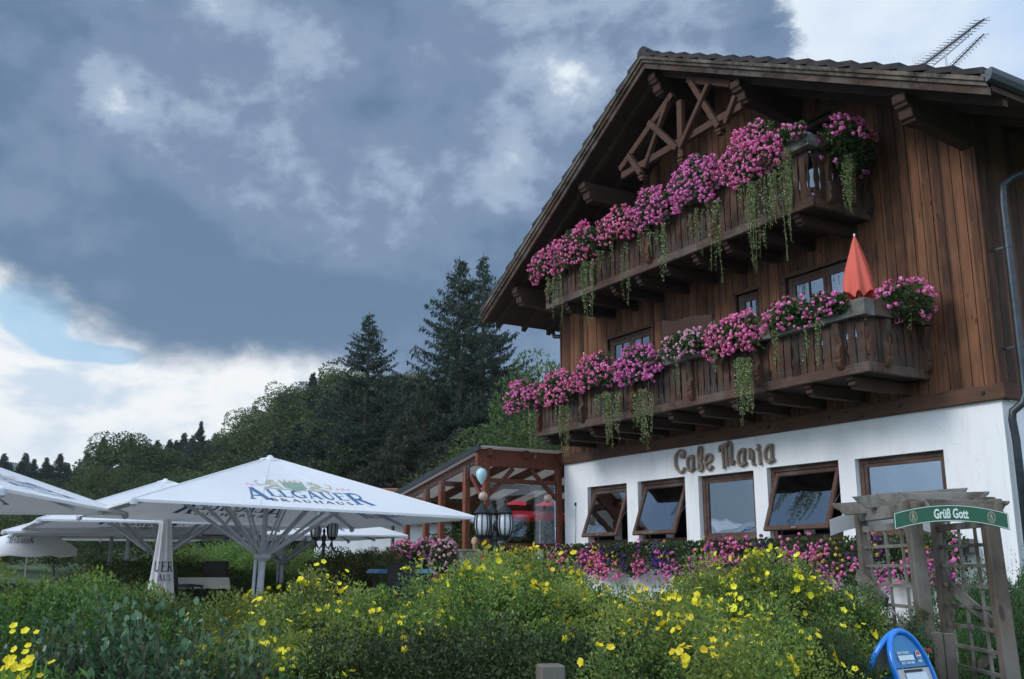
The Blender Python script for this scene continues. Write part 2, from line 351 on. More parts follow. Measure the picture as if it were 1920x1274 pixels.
M['signwhite'] = m_plain('sign_white', (.66, .76, .68), .4, var=.03)
M['boardblue'] = m_plain('aboard_blue', (.012, .16, .36), .3, var=.15, sc_=3)
M['tubeblue'] = m_plain('tube_blue', (.015, .19, .62), .25, var=.04)
M['panelgrey'] = m_plain('panel_grey', (.42, .42, .42), .5, var=.05)
M['paper'] = m_plain('paper_white', (.62, .68, .72), .7, var=.03)
M['milk'] = m_plain('frosted_lantern_glass', (.50, .51, .53), .3, var=.05)
M['amber'] = m_plain('clear_globe', (.45, .33, .27), .15, var=.1)
M['roofpanel'] = m_fabric('translucent_roof_panel', (.66, .62, .58), .55, .1)
M['balloon'] = m_plain('pale_blue_balloon', (.42, .62, .66), .3, var=.03)
M['ochre'] = m_plain('ochre_panel', (.42, .26, .05), .7)
def m_emit(name, c, s):
    m, gg, b, o = newmat(name); b.inputs['Base Color'].default_value = (*c, 1); b.inputs['Emission Color'].default_value = (*c, 1); b.inputs['Emission Strength'].default_value = s; return m
M['lamp'] = m_emit('ceiling_lamp', (1, .86, .6), 3.0)
def m_ground():
    m, gg, b, o = newmat('meadow_ground'); v = objc(gg)
    n = gg.noise(v, .35, 8, .65); f = gg.noise(v, 9, 6, .7)
    gg.L.new(gg.mix(gg.lin(gg.m('ADD', gg.m('MULTIPLY', n, .6), gg.m('MULTIPLY', f, .4)), .35, .65), (.020, .040, .012), (.075, .115, .030)), b.inputs['Base Color'])
    b.inputs['Roughness'].default_value = 1; bump(gg, b, f, .8, .05); return m
M['ground'] = m_ground()
M['gravel'] = m_plain('gravel_terrace', (.28, .26, .23), .95, var=.35, sc_=60, bmp=.5)
# foliage
M['lf_pot'] = m_leaf('potentilla_leaves', [(.018, .046, .011), (.052, .115, .024), (.13, .215, .045), (.30, .39, .11)], .40, clump=2.2)
M['lf_dark'] = m_leaf('dark_hedge_leaves', [(.012, .034, .012), (.030, .078, .022), (.075, .14, .045)], .25, clump=3)
M['lf_broad'] = m_leaf('glossy_bush_leaves', [(.022, .060, .026), (.060, .125, .055), (.15, .24, .13)], .25, .4)
M['lf_bush'] = m_leaf('bush_leaves', [(.035, .080, .018), (.085, .170, .032), (.19, .30, .07)], .4, clump=1.5)
M['lf_bushdark'] = m_leaf('dark_bush_leaves', [(.018, .052, .012), (.045, .105, .024), (.11, .19, .045)], .3, clump=2)
M['lf_garden'] = m_leaf('garden_leaves', [(.030, .065, .020), (.075, .14, .036), (.17, .25, .08)], .35, clump=.5)
M['lf_tree'] = m_leaf('tree_leaves', [(.011, .027, .009), (.028, .058, .016), (.080, .122, .032)], .25, clump=.55, obvar=.45)
M['lf_tree2'] = m_leaf('olive_tree_leaves', [(.011, .022, .007), (.030, .048, .012), (.082, .104, .027)], .25, clump=.4, obvar=.45)
M['lf_painted_shade'] = m_leaf('painted_shade_leaves', [(.010, .020, .007), (.026, .042, .014), (.055, .085, .026)], .2, clump=2)  # dark olive stands in for the shade low in the hedge
M['lf_treelight'] = m_leaf('light_tree_leaves', [(.022, .050, .016), (.050, .095, .028), (.095, .155, .045)], .35, clump=.4)
M['lf_con'] = m_leaf('spruce_needles', [(.009, .022, .013), (.019, .040, .022), (.042, .068, .034)], .12, .7, obvar=.2)
M['lf_hang'] = m_leaf('hanging_larch_twigs', [(.018, .024, .014), (.035, .045, .022), (.055, .060, .030)], .15, .7, obvar=.2)
M['lf_thuja'] = m_leaf('thuja_scales', [(.018, .030, .007), (.045, .062, .014), (.095, .10, .022)], .2, .7)
M['lf_ger'] = m_leaf('geranium_leaves', [(.018, .045, .012), (.045, .09, .022), (.085, .14, .035)], .3)
M['lf_ivy'] = m_leaf('trailing_ivy', [(.080, .115, .035), (.19, .23, .085), (.38, .41, .22)], .3)
M['bl_pink'] = m_leaf('pink_blossoms', [(.55, .045, .22), (.86, .13, .44), (.94, .30, .60), (.95, .50, .70)], .3, .6, obvar=.05)
M['bl_pale'] = m_leaf('pale_pink_blossoms', [(.62, .22, .36), (.80, .42, .52), (.85, .62, .62)], .3, .6, obvar=.05)
M['bl_yellow'] = m_leaf('yellow_blossoms', [(.72, .50, .010), (.86, .68, .015), (.92, .80, .06)], .3, .6, obvar=.04)
M['bl_purple'] = m_leaf('purple_petunias', [(.045, .010, .10), (.10, .025, .20), (.17, .06, .30)], .2, .6, obvar=.05)
M['bl_gold'] = m_leaf('golden_begonias', [(.62, .34, .03), (.80, .52, .08), (.85, .66, .20)], .3, .6, obvar=.05)

# ================================================================== TERRAIN
def sstep(a, b, x): t = min(1, max(0, (x-a)/(b-a))); return t*t*(3-2*t)
RIDGE = [(-2500, 6), (-600, 7), (0, 7.5), (150, 8), (300, 10), (430, 12), (480, 16), (560, 20.5), (640, 22), (800, 23), (1050, 26), (1500, 24), (2600, 16)]
def ridge(px):
    for (a, za), (b, zb) in zip(RIDGE, RIDGE[1:]):
        if px <= b: return za+(zb-za)*max(0, (px-a)/(b-a))
    return 16
def ground_z(x, y):
    r = math.hypot(x, y)
    if y < 1: return .0
    px = 960+1902*x/y; px = max(-2500, min(2600, px))
    h = ridge(px)*sstep(42, 175, r)*sstep(1, 20, y)
    h += .25*sstep(8, 14, r)+.35*sstep(20, 40, r)
    if r > 185: h *= max(.4, 1-(r-185)/400)
    return h
vs = []; fs = []; NA, rr = 144, [0.01, 2, 4, 6, 8, 10, 13, 16, 20, 25, 30, 36, 42, 50, 58, 67, 77, 88, 100, 115, 130, 145, 160, 175, 190, 220, 280, 400, 650, 1000]
for r in rr:
    for k in range(NA):
        a = 2*math.pi*k/NA; x, y = r*math.sin(a), r*math.cos(a); vs.append((x, y, ground_z(x, y)+(.4*math.sin(x*.21)*math.cos(y*.17) if r > 50 else 0)))
for i in range(len(rr)-1):
    for k in range(NA): fs.append((i*NA+k, (i+1)*NA+k, (i+1)*NA+(k+1) % NA, i*NA+(k+1) % NA))
mb = MB(); mb.add(vs, fs); tag(mb.build('ground', M['ground'], smooth=True), kind='structure')
mb = MB(); mb.add([(-16, 7.5, .262), (-.5, 9.5, .262), (1.2, 20, .34), (-3, 31, .56), (-17, 31, .56)], [(0, 1, 2, 3, 4)])
tag(mb.build('terrace', M['gravel']), kind='structure')
mb = MB(); prof = [(-1700, 60), (-1400, 150), (-1150, 225), (-1000, 205), (-850, 170), (-700, 185), (-500, 110), (-200, 60)]
vs = []; fs = []
for i, (x, z) in enumerate(prof): vs += [(x*.44, 800, -5), (x*.44, 880, z*.44), (x*.44, 960, -5)]
for i in range(len(prof)-1): fs += [(i*3, i*3+3, i*3+4, i*3+1), (i*3+1, i*3+4, i*3+5, i*3+2)]
mb.add(vs, fs); tag(mb.build('mountain', m_plain('far_mountain', (.07, .10, .09), 1, var=.3, sc_=.01)), kind='structure')

# ================================================================== HOUSE
HOUSE = hthing('chalet', (0, 0, 0), 'three-storey chalet with white plaster ground floor, brown timber upper walls and flower-filled balconies', 'house')
HW = 11.5; HD = 13.0
RU, RZ = 5.72, 11.87                       # ridge
def roof(u): return RZ-.606*(RU-u) if u < RU else RZ-.512*(u-RU)
EL, ER = -.90, 12.95; YF = -1.85; SOF = .30  # eaves, verge, soffit depth under the tile top
def wallgrid(mb, u0, u1, z0, z1, holes, y0, y1, axis='u'):
    """solid wall between u0..u1 with rectangular holes, as columns"""
    us = sorted(set([u0, u1]+[h[0] for h in holes]+[h[1] for h in holes]))
    for a, b in zip(us, us[1:]):
        segs = [(z0, z1)]
        for h in holes:
            if h[0] <= a+1e-6 and h[1] >= b-1e-6:
                n = []
                for s0, s1 in segs:
                    if h[2] > s0: n.append((s0, min(s1, h[2])))
                    if h[3] < s1: n.append((max(s0, h[3]), s1))
                segs = [q for q in n if q[1]-q[0] > 1e-4]
        for s0, s1 in segs: mb.box(a, b, y0, y1, s0, s1)
GW = [(.95, 2.45, 2.07, 3.39), (2.84, 4.40, 2.07, 3.39), (4.80, 6.36, 2.07, 3.36), (6.70, 8.39, 2.05, 3.38), (8.74, 10.45, 2.03, 3.36)]
BASE = (3.25, 4.3, .55, 1.05)
mb = MB(); wallgrid(mb, 0, HW, -.6, 4.0, GW+[BASE], 0, .32)
mb.box(HW-.32, HW, .32, HD, -.6, 4.0); mb.box(0, .32, .32, HD, -.6, 4.0); mb.box(0, HW, HD, HD+.3, -.6, 4.0)
# one welded surface so plaster shows no seams
w = mb.build('plaster_wall', M['plaster'], HOUSE)
# timber storey : separate vertical boards
UP = {'w1': (1.92, 3.52, 5.35, 6.76), 'w2': (6.17, 6.80, 6.12, 6.84), 'w3': (7.49, 9.30, 5.30, 6.86)}
dz = fac(1562, 207)[1]; du = fac(1562, 207)[0]
UP['door'] = (du-1.75, du, 7.9, dz)
mb = MB(); b = .192; gap = .015; u = -.05
edges = []
while u < HW+.02:
    edges.append((u, min(u+b, HW+.03))); u += b
for a, c in edges:
    pr = -.030-RR.random()*.009
    cuts = sorted(set([a+gap/2, c-gap/2]+[x for h in UP.values() for x in (h[0], h[1]) if a < x < c]))
    for p, q in zip(cuts, cuts[1:]):
        segs = [(4.22, None)]
        for h in sorted(UP.values(), key=lambda h: h[2]):
            if h[0] <= p+1e-6 and h[1] >= q-1e-6:
                last = segs.pop(); segs += [(last[0], h[2]), (h[3], None)]
        for z0, z1 in segs:
            zt0 = roof(p)-SOF+.02 if z1 is None else z1; zt1 = roof(q)-SOF+.02 if z1 is None else z1
            mb.hexa([(p, pr, z0), (q, pr, z0), (q, .0, z0), (p, .0, z0), (p, pr, zt0), (q, pr, zt1), (q, .0, zt1), (p, .0, zt0)])
mb.build('timber_wall', M['siding'], HOUSE)
# backing wall behind the boards (with the same holes)
mb = MB(); us = sorted(set([.0, HW, RU]+[x for h in UP.values() for x in (h[0], h[1])]))
for p, q in zip(us, us[1:]):
    segs = [(4.0, None)]
    for h in sorted(UP.values(), key=lambda h: h[2]):
        if h[0] <= p+1e-6 and h[1] >= q-1e-6: last = segs.pop(); segs += [(last[0], h[2]), (h[3], None)]
    for z0, z1 in segs:
        za = roof(p)-SOF if z1 is None else z1; zb = roof(q)-SOF if z1 is None else z1
        mb.hexa([(p, .002, z0), (q, .002, z0), (q, .2, z0), (p, .2, z0), (p, .002, za), (q, .002, zb), (q, .2, zb), (p, .2, za)])
mb.build('wall_backing', M['dark'], HOUSE)
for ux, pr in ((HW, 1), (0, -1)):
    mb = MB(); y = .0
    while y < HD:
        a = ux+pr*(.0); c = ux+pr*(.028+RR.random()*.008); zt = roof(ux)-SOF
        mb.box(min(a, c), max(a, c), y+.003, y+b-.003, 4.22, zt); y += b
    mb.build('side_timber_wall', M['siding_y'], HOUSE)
mb = MB(); mb.box(-.09, HW+.11, -.085, .0, 4.0, 4.24); mb.box(HW, HW+.11, .0, HD, 4.0, 4.24); mb.box(-.09, 0, 0, HD, 4.0, 4.24)
mb.build('sill_beam', M['beam_x'], HOUSE, bevel=.012)
for px, py in ((1440, 787), (1686, 763), (1554, 789), (1843, 740)):
    mb = MB(); uu, zz = fac(px, py, .09); mb.lathe((0, 0, 0), [(.035, 0), (.03, .02)], 10); n = 20
    mb.v[-n:] = [(uu+x, -.088-z, 4.12+yy) for x, yy, z in mb.v[-n:]]
    mb.build('bolt_head', M['iron'], HOUSE)
MB().box(HW-.012, HW+.045, -.05, .03, 4.24, roof(HW)-SOF-.1).build('corner_board', M['siding'], HOUSE)
MB().box(-.055, -.005, -.05, .02, 4.24, roof(0)-SOF-.1).build('corner_board', M['siding'], HOUSE)
# interior
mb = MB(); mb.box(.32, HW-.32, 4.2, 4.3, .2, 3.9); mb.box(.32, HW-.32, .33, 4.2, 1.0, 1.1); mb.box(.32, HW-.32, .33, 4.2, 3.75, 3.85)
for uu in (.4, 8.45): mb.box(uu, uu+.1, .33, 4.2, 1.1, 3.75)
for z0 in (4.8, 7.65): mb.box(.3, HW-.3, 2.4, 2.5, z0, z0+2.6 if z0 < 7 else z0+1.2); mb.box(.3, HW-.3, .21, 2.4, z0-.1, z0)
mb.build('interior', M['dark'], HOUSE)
mb = MB(); mb.box(7.55, 8.05, 1.6, 1.7, 3.34, 3.38); mb.build('ceiling_lamp', M['lamp'], HOUSE)
for uu in (1.15, 3.0, 5.0, 6.95, 8.9):
    mb = MB(); pts = [(uu+.035*k, .62+.03*(k % 2)) for k in range(8)]
    for p, q in zip(pts, pts[1:]): mb.add([(p[0], p[1], 2.1), (q[0], q[1], 2.1), (q[0], q[1], 3.4), (p[0], p[1], 3.4)], [(0, 1, 2, 3)])
    mb.build('curtain', M['curtain'], HOUSE)

def frame_bars(mb, u0, u1, z0, z1, y0, y1, t):
    mb.box(u0, u0+t, y0, y1, z0, z1); mb.box(u1-t, u1, y0, y1, z0, z1)
    mb.box(u0+t, u1-t, y0+.002, y1-.002, z0, z0+t); mb.box(u0+t, u1-t, y0+.002, y1-.002, z1-t, z1)
def window(h, kind, y=.10):
    u0, u1, z0, z1 = h
    fr = MB(); frame_bars(fr, u0+.003, u1-.003, z0+.003, z1-.003, y, y+.11, .085); 
    if kind != 'upper': fr.box(u0-.0, u1+.0, -.04, .10, z0-.05, z0-.003)
    f = fr.build('window', M['frame'], HOUSE, bevel=.006)
    iu0, iu1, iz0, iz1 = u0+.09, u1-.09, z0+.09, z1-.09
    if kind == 'open':
        H_ = iz1-iz0; ang = rad(21); piv = iz1-.10    # pivots below its top edge: foot swings out, head swings in
        def tr(p):
            yy, zz = p[1]-(y+.03), p[2]-piv
            return (p[0], y+.03+yy*math.cos(ang)+zz*math.sin(ang), piv-yy*math.sin(ang)+zz*math.cos(ang))
        s = MB(); frame_bars(s, iu0, iu1, iz0, iz1, y-.0, y+.06, .085); s.v = [tr(p) for p in s.v]; so_ = s.build('sash', M['frame'], f, bevel=.006)
        p = MB(); p.box(iu0+.08, iu1-.08, y+.026, y+.034, iz0+.08, iz1-.08); p.v = [tr(q) for q in p.v]; p.build('pane', M['glass'], f)
        hb = MB(); hp = [tr((iu0+(iu1-iu0)/2+dx, y-.02, iz0+.03)) for dx in (-.06, .06)]; hb.beam(hp[0], hp[1], .02, .02); hb.build('handle', M['alu'], f)
        st = MB()
        for uu in (iu0+.02, iu1-.02):
            a = tr((uu, y+.02, iz0+.35)); st.tube([(uu, y+.03, piv-.35), a], .008, 6)
        st.build('stay', M['alu'], f)
    elif kind == 'fixed':
        s = MB(); frame_bars(s, iu0, iu1, iz0, iz1, y+.02, y+.08, .06); s.build('sash', M['frame'], f)
        p = MB(); p.box(iu0+.055, iu1-.055, y+.045, y+.053, iz0+.055, iz1-.055); p.build('pane', M['glass'], f)
    else:
        n = 2 if kind == 'upper' and u1-u0 > 1 else 1
        if u1-u0 > 1.2: n = 2
        wd = (iu1-iu0)/n
        for k in range(n):
            a, c = iu0+k*wd+.006, iu0+(k+1)*wd-.006
            s = MB(); frame_bars(s, a, c, iz0, iz1, y-.0, y+.06, .07)
            m_ = (a+c)/2; s.box(m_-.016, m_+.016, y+.01, y+.05, iz0+.07, iz1-.07)
            s.box(a+.07, c-.07, y+.012, y+.048, iz1-.62, iz1-.59)
            s.build('sash', M['frame'], f)
            p = MB(); p.box(a+.065, c-.065, y+.026, y+.032, iz0+.065, iz1-.065); p.build('pane', M['glass'], f)
for h, k in zip(GW, ('open', 'open', 'fixed', 'open', 'fixed')): window(h, k)
for k in ('w1', 'w2', 'w3'):
    window(UP[k], 'upper', .03)
    u0, u1, z0, z1 = UP[k]
for u0, u1, z0, z1 in list(UP.values()):
    mb = MB(); mb.box(u0-.07, u0, -.052, .02, z0, z1+.07); mb.box(u1, u1+.07, -.052, .02, z0, z1+.07); mb.box(u0, u1, -.052, .02, z1, z1+.07)
    mb.build('window_casing', M['beam_x'], HOUSE, bevel=.005)
h = UP['door']; fr = MB(); frame_bars(fr, h[0], h[1], h[2], h[3], .06, .15, .09); fo = fr.build('door', M['frame'], HOUSE)
mb = MB(); mb.box(h[0]+.09, h[1]-.09, .09, .11, h[2]+.09, h[3]-.09); mb.build('pane', M['glass'], fo)
# basement window
fr = MB(); frame_bars(fr, BASE[0], BASE[1], BASE[2], BASE[3], .08, .14, .05); fo = fr.build('window', M['greybox'], HOUSE)
mb = MB(); mb.box(BASE[0]+.05, BASE[1]-.05, .10, .108, BASE[2]+.05, BASE[3]-.05); mb.build('pane', M['thinglass'], fo)
mb = MB(); mb.box(BASE[0], BASE[1], .32, .4, BASE[2], BASE[3]); mb.build('basement_blind', M['dark'], HOUSE)
# little sensor with cable
mb = MB(); uu, zz = fac(1080, 946); mb.box(uu-.02, uu+.02, -.03, 0, zz-.04, zz+.04); mb.tube([(uu, -.008, zz), (uu-.01, -.008, zz-.6), (uu-.05, -.008, zz-1.05)], .005, 5); mb.build('wall_sensor', M['iron'], HOUSE)

# ---- roof
def slab(mb, ua, za, ub, zb, y0, y1, t):
    mb.hexa([(ua, y0, za-t), (ub, y0, zb-t), (ub, y1, zb-t), (ua, y1, za-t), (ua, y0, za), (ub, y0, zb), (ub, y1, zb), (ua, y1, za)])
mb = MB(); YB = HD+1.2
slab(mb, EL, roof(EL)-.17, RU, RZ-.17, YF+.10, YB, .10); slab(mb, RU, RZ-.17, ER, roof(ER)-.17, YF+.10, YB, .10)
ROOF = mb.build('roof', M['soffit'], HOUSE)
mb = MB(); st = .46
def courses(mb, ua, ub):
    d = 1 if ub > ua else -1; n = int(abs(ub-ua)/(st*.87)); s = (ub-ua)/n
    for k in range(n):                  # each course laps over the one below it
        a = ua+s*k; c = a+s*1.12; za, zc = roof(a), roof(c) if (c-ER)*d < .2 or d < 0 else roof(c)
        if d < 0: zc = RZ-.606*(RU-c)
        else: zc = RZ-.512*(c-RU)
        j = RR.uniform(-.012, .012)
        mb.hexa([(a, YF-.05+j, za-.12), (c, YF-.05+j, zc-.05), (c, YB, zc-.05), (a, YB, za-.12), (a, YF-.05+j, za-.04), (c, YF-.05+j, zc+.045), (c, YB, zc+.045), (a, YB, za-.04)])
courses(mb, RU, EL+.05); courses(mb, RU, ER-.05)
mb.build('roof_tiles', M['tile'], ROOF)
mb = MB(); k = YF-.03
while k < YB:
    mb.tube([(RU, k, RZ-.03), (RU, k+.40, RZ-.05)], [.15, .125], 10); k += .36
mb.build('ridge_tiles', M['tile'], ROOF, smooth=False)
# verge boards: two weathered steps and a deeper fascia
for nm, d0, d1, y0, mt in (('verge_board', .10, .165, -.06, 'verge'), ('verge_board', .167, .23, -.02, 'verge'), ('fascia_board', .232, .35, .03, 'rail')):
    mb = MB()
    for ua, ub in ((EL, RU), (RU, ER)):
        n = 7
        for i in range(n):
            a = ua+(ub-ua)*i/n; c = ua+(ub-ua)*(i+1)/n-.006; jj = RR.uniform(-.004, .004)
            za = RZ-.606*(RU-a) if ub == RU else RZ-.512*(a-RU); zc = RZ-.606*(RU-c) if ub == RU else RZ-.512*(c-RU)
            y = YF+y0+jj; mb.hexa([(a, y, za-d1), (c, y, zc-d1), (c, y+.05, zc-d1), (a, y+.05, za-d1), (a, y, za-d0), (c, y, zc-d0), (c, y+.05, zc-d0), (a, y+.05, za-d0)])
    mb.build(nm, M[mt], ROOF)
# rafters seen under the overhang
for yy in (-1.38, -.62, .14, .90, 1.7, 2.5, 3.3):
    for ua, ub in ((EL+.02, RU), (RU, ER-.05)):
        if yy > 0 and ua == RU: ua = HW
        mb = MB(); za = RZ-.606*(RU-ua) if ub == RU else RZ-.512*(ua-RU); zb = RZ-.606*(RU-ub) if ub == RU else RZ-.512*(ub-RU)
        if yy > 0 and ub == RU: ub = .0; zb = roof(0)
        slab(mb, ua, za-.268, ub, zb-.268, yy-.06, yy+.06, .15); mb.build('rafter', M['soffit'], ROOF)
# purlins with stepped heads
def purlin(u, yf, deep=.30, name='purlin', zt=None):
    z = (zt if zt is not None else roof(u))-.42
    prof = [(yf, z), (yf, z-.13), (yf+.05, z-.16), (yf+.05, z-.20), (yf+.12, z-.21), (yf+.14, z-.36), (yf+.20, z-.38), (yf+.20, z-.42), (yf+.32, z-.42), (yf+.55, z-.40), (.0, z-.52), (.25, z-.52), (.25, z)]
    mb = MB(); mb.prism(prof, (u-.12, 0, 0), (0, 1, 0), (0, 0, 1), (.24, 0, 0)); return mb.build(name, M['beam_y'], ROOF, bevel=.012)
PU = [.33, 3.20, 5.72, 8.05, 11.42]
for u in PU: purlin(u, YF+.2)
# ornamental king-post truss between the middle purlins
TW = 1.45; truss = None
def tb(a, b_, wd=.13, dp=.12, dy=0):
    p = hpt(a[0], a[1], TW); q = hpt(b_[0], b_[1], TW); p.y += dy; q.y += dy
    return MB().beam(p, q, dp, wd, up=(0, 0, 1) if abs(q.x-p.x) > .2 else (1, 0, 0))
TB = [((1168, 331), (1393, 199), .15, 0, 'tie_beam'), ((1278, 190), (1281, 297), .15, -.03, 'king_post'), ((1258, 176), (1160, 318), .15, .06, 'rafter_brace'), ((1257, 190), (1213, 316), .10, -.05, 'strut'),
      ((1224, 232), (1277, 281), .12, -.09, 'strut'), ((1337, 160), (1283, 280), .10, -.10, 'strut'), ((1300, 156), (1352, 240), .12, -.05, 'strut'), ((1385, 182), (1366, 234), .10, -.07, 'strut'), ((1183, 292), (1207, 328), .12, -.06, 'strut'), ((1290, 150), (1372, 158), .14, .0, 'collar_beam')]
for a, b_, wd, dy, nm in TB: tb(a, b_, wd, .11, dy).build(nm, M['truss'], HOUSE, bevel=.012)
for px, py in ((1281, 297), (1352, 241), (1207, 328)):
    mb = MB(); p = hpt(px, py, TW); mb.box(p.x-.08, p.x+.08, p.y-.10, p.y+.06, p.z-.09, p.z-.03); mb.box(p.x-.055, p.x+.055, p.y-.08, p.y+.04, p.z-.14, p.z-.09)
    mb.build('truss_pendant', M['truss'], HOUSE, bevel=.01)
# gutters and downpipes
def gutter(u, zt, nm='gutter'):
    mb = MB(); n = 10; vs = []; fs = []
    for y in (YF-.02, YB):
        for k in range(n+1):
            a = math.pi+math.pi*k/n; vs.append((u+.085*math.cos(a), y, zt+.085*math.sin(a)))
        for k in range(n+1):
            a = 2*math.pi-math.pi*k/n; vs.append((u+.078*math.cos(a), y, zt+.002+.078*math.sin(a)))
    m2 = 2*n+2
    for k in range(m2): fs.append((k, (k+1) % m2, (k+1) % m2+m2, k+m2))
    mb.add(vs, fs); mb.lathe((0, 0, 0), [(.0, 0), (.0, 0)], 3); cap = [(u, YF-.02, zt)]+[(u+.085*math.cos(math.pi+math.pi*k/n), YF-.02, zt+.085*math.sin(math.pi+math.pi*k/n)) for k in range(n+1)]
    mb.add(cap, [tuple(range(len(cap)))]); return mb.build(nm, M['gutter'], ROOF)
gutter(EL-.06, roof(EL)-.12); 
mb = MB(); zg = roof(ER)-.03
mb.prism([(0, 0), (.02, -.05), (.03, -.12), (.08, -.15), (.14, -.12), (.17, -.05), (.175, .03), (.16, .035)], (ER-.06, YF-.03, zg), (1, 0, 0), (0, 0, 1), (0, YB-YF, 0)); mb.build('gutter', M['gutter'], ROOF)
mb = MB(); zz = roof(EL)-.2
mb.tube([(EL-.06, .35, zz), (EL-.06, .35, zz-.10), (EL+.02, .33, zz-.22), (-.20, .25, zz-.36), (-.12, .22, zz-.42), (-.10, .22, zz-.6), (-.10, .22, 4.45), (-.2, .1, 4.2)], .052, 10)
mb.build('downpipe', M['gutter'], HOUSE, smooth=True)
mb = MB(); zz = roof(ER)-.2
mb.tube([(ER+.03, .9, zz), (ER+.03, .9, zz-.12), (ER-.15, .8, zz-.30), (11.95, .25, 7.42), (11.82, .14, 7.30), (11.80, .13, 7.0), (11.80, .13, 4.55), (11.80, .13, 4.05), (11.76, .10, 3.92), (11.64, .02, 3.80), (11.62, .02, 3.68), (11.62, .06, 3.4), (11.62, .06, .3)], .058, 12)
PIPE = mb.build('downpipe', M['gutter'], HOUSE, smooth=True)
for z in (6.3, 4.75): MB().lathe((11.80, .13, z), [(.066, 0), (.066, .05)], 12).box(11.52, 11.80, .12, .14, z+.01, z+.04).build('pipe_clip', M['gutter'], PIPE)

# ---- balconies
def balcony(uL, uR, fz0, fz1, bz1, rz1, front=1.42, brs=()):
    yF = -front
    mb = MB(); mb.box(uL, uR, yF+.03, 0, fz0+.02, fz1-.02); B = mb.build('balcony', M['soffit'], HOUSE)
    mb = MB(); mb.box(uL-.03, uR+.03, yF-.06, yF+.03, fz0, fz1); mb.box(uR-.03, uR+.04, yF+.032, -.04, fz0, fz1-.004); mb.box(uL-.04, uL+.03, yF+.032, -.04, fz0, fz1-.004)
    mb.build('edge_beam', M['rail'], B, bevel=.012)
    # joists with stepped heads
    u = uR-.42
    while u > uL+.1:
        z = fz0+.01; prof = [(yF+.02, z), (yF+.02, z-.07), (yF+.07, z-.085), (yF+.07, z-.15), (yF+.13, z-.17), (yF+.13, z-.20), (0, z-.20), (0, z)]
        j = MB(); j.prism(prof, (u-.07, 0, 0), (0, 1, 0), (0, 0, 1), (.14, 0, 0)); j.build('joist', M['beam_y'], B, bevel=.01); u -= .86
    # boards, with gently waisted edges
    def panel(o, ax, n_, ln):
        m_ = MB(); w_ = .165; k = 0; c = 0.
        while c < ln-.05:
            ww = min(w_+RR.uniform(-.012, .012), ln-c); g_ = .010+RR.random()*.010; t0 = RR.uniform(-.01, .01); zb = fz1-.03+RR.uniform(-.012, .008); zt = bz1+.01; hh = zt-zb
            s_ = .012 if k % 3 else .03
            pts = [(c+g_/2, zb), (c+ww-g_/2, zb), (c+ww-g_/2, zb+hh*.18), (c+ww-g_/2-s_, zb+hh*.30), (c+ww-g_/2-s_*.3, zb+hh*.45), (c+ww-g_/2-s_, zb+hh*.62), (c+ww-g_/2, zb+hh*.78), (c+ww-g_/2, zt), (c+g_/2, zt), (c+g_/2, zb+hh*.78), (c+g_/2+s_, zb+hh*.62), (c+g_/2+s_*.3, zb+hh*.45), (c+g_/2+s_, zb+hh*.30), (c+g_/2, zb+hh*.18)]
            oo = Vector(o)+Vector(n_)*t0; m_.prism(pts, oo, ax, (0, 0, 1), Vector(n_)*.028); c += ww; k += 1
        return m_
    panel((uL, yF-.012, 0), (1, 0, 0), (0, -1, 0), uR-uL).build('railing_boards', M['boards'], B)
    panel((uR-.01, yF+.02, 0), (0, 1, 0), (1, 0, 0), front-.06).build('railing_boards', M['boards'], B)
    panel((uL+.01, yF+.02, 0), (0, 1, 0), (-1, 0, 0), front-.06).build('railing_boards', M['boards'], B)
    # inner rails
    mb = MB(); 
    for z in (fz1+.12, bz1-.12): mb.box(uL, uR, yF+.012, yF+.05, z, z+.07); mb.box(uR-.07, uR-.045, yF+.05, -.03, z, z+.07)
    mb.build('inner_rail', M['rail'], B)
    # planter troughs on top
    mb = MB(); mb.box(uL-.10, uR+.13, yF-.18, yF+.07, bz1, rz1); mb.build('planter_trough', M['greybox'], B, bevel=.01)
    mb = MB(); mb.box(uR-.08, uR+.14, yF+.075, -.04, bz1+.01, rz1-.01); mb.build('planter_trough', M['rail'], B, bevel=.01)
    mb = MB(); mb.box(uL-.12, uL+.08, yF+.075, -.04, bz1+.01, rz1-.01); mb.build('planter_trough', M['rail'], B, bevel=.01)
    # carved S posts
    def post(o, ax, n_):
        H_ = bz1-fz1; z = fz1-.04
        pr = [(0, z), (.05, z-.02), (.10, z+.03), (.13, z+.10), (.10, z+.15), (.12, z+.17), (.135, z+.26), (.11, z+.34), (.06, z+.38), (.075, z+H_*.62), (.12, z+H_*.80), (.13, z+H_+.02), (0, z+H_+.02)]
        m_ = MB(); m_.prism(pr, Vector(o)-Vector(ax)*.06, n_, (0, 0, 1), Vector(ax)*.12); m_.build('carved_bracket', M['boards'], B, bevel=.008)
    for u in brs: post((u, yF-.03, 0), (1, 0, 0), (0, -1, 0))
    for y in (yF+.35, -.12): post((uR+.015, y, 0), (0, 1, 0), (1, 0, 0))
    return B
tag(balcony(1.05, 10.33, 4.47, 4.63, 5.33, 5.60, brs=(1.2, 2.9, 4.65, 6.4, 8.1, 9.85)), 'lower timber balcony with dark scalloped boards above the white wall')
tag(balcony(1.50, 9.48, 7.40, 7.56, 8.42, 8.64, brs=(1.66, 3.4, 5.3, 7.2, 9.05)), 'upper timber balcony under the gable truss')
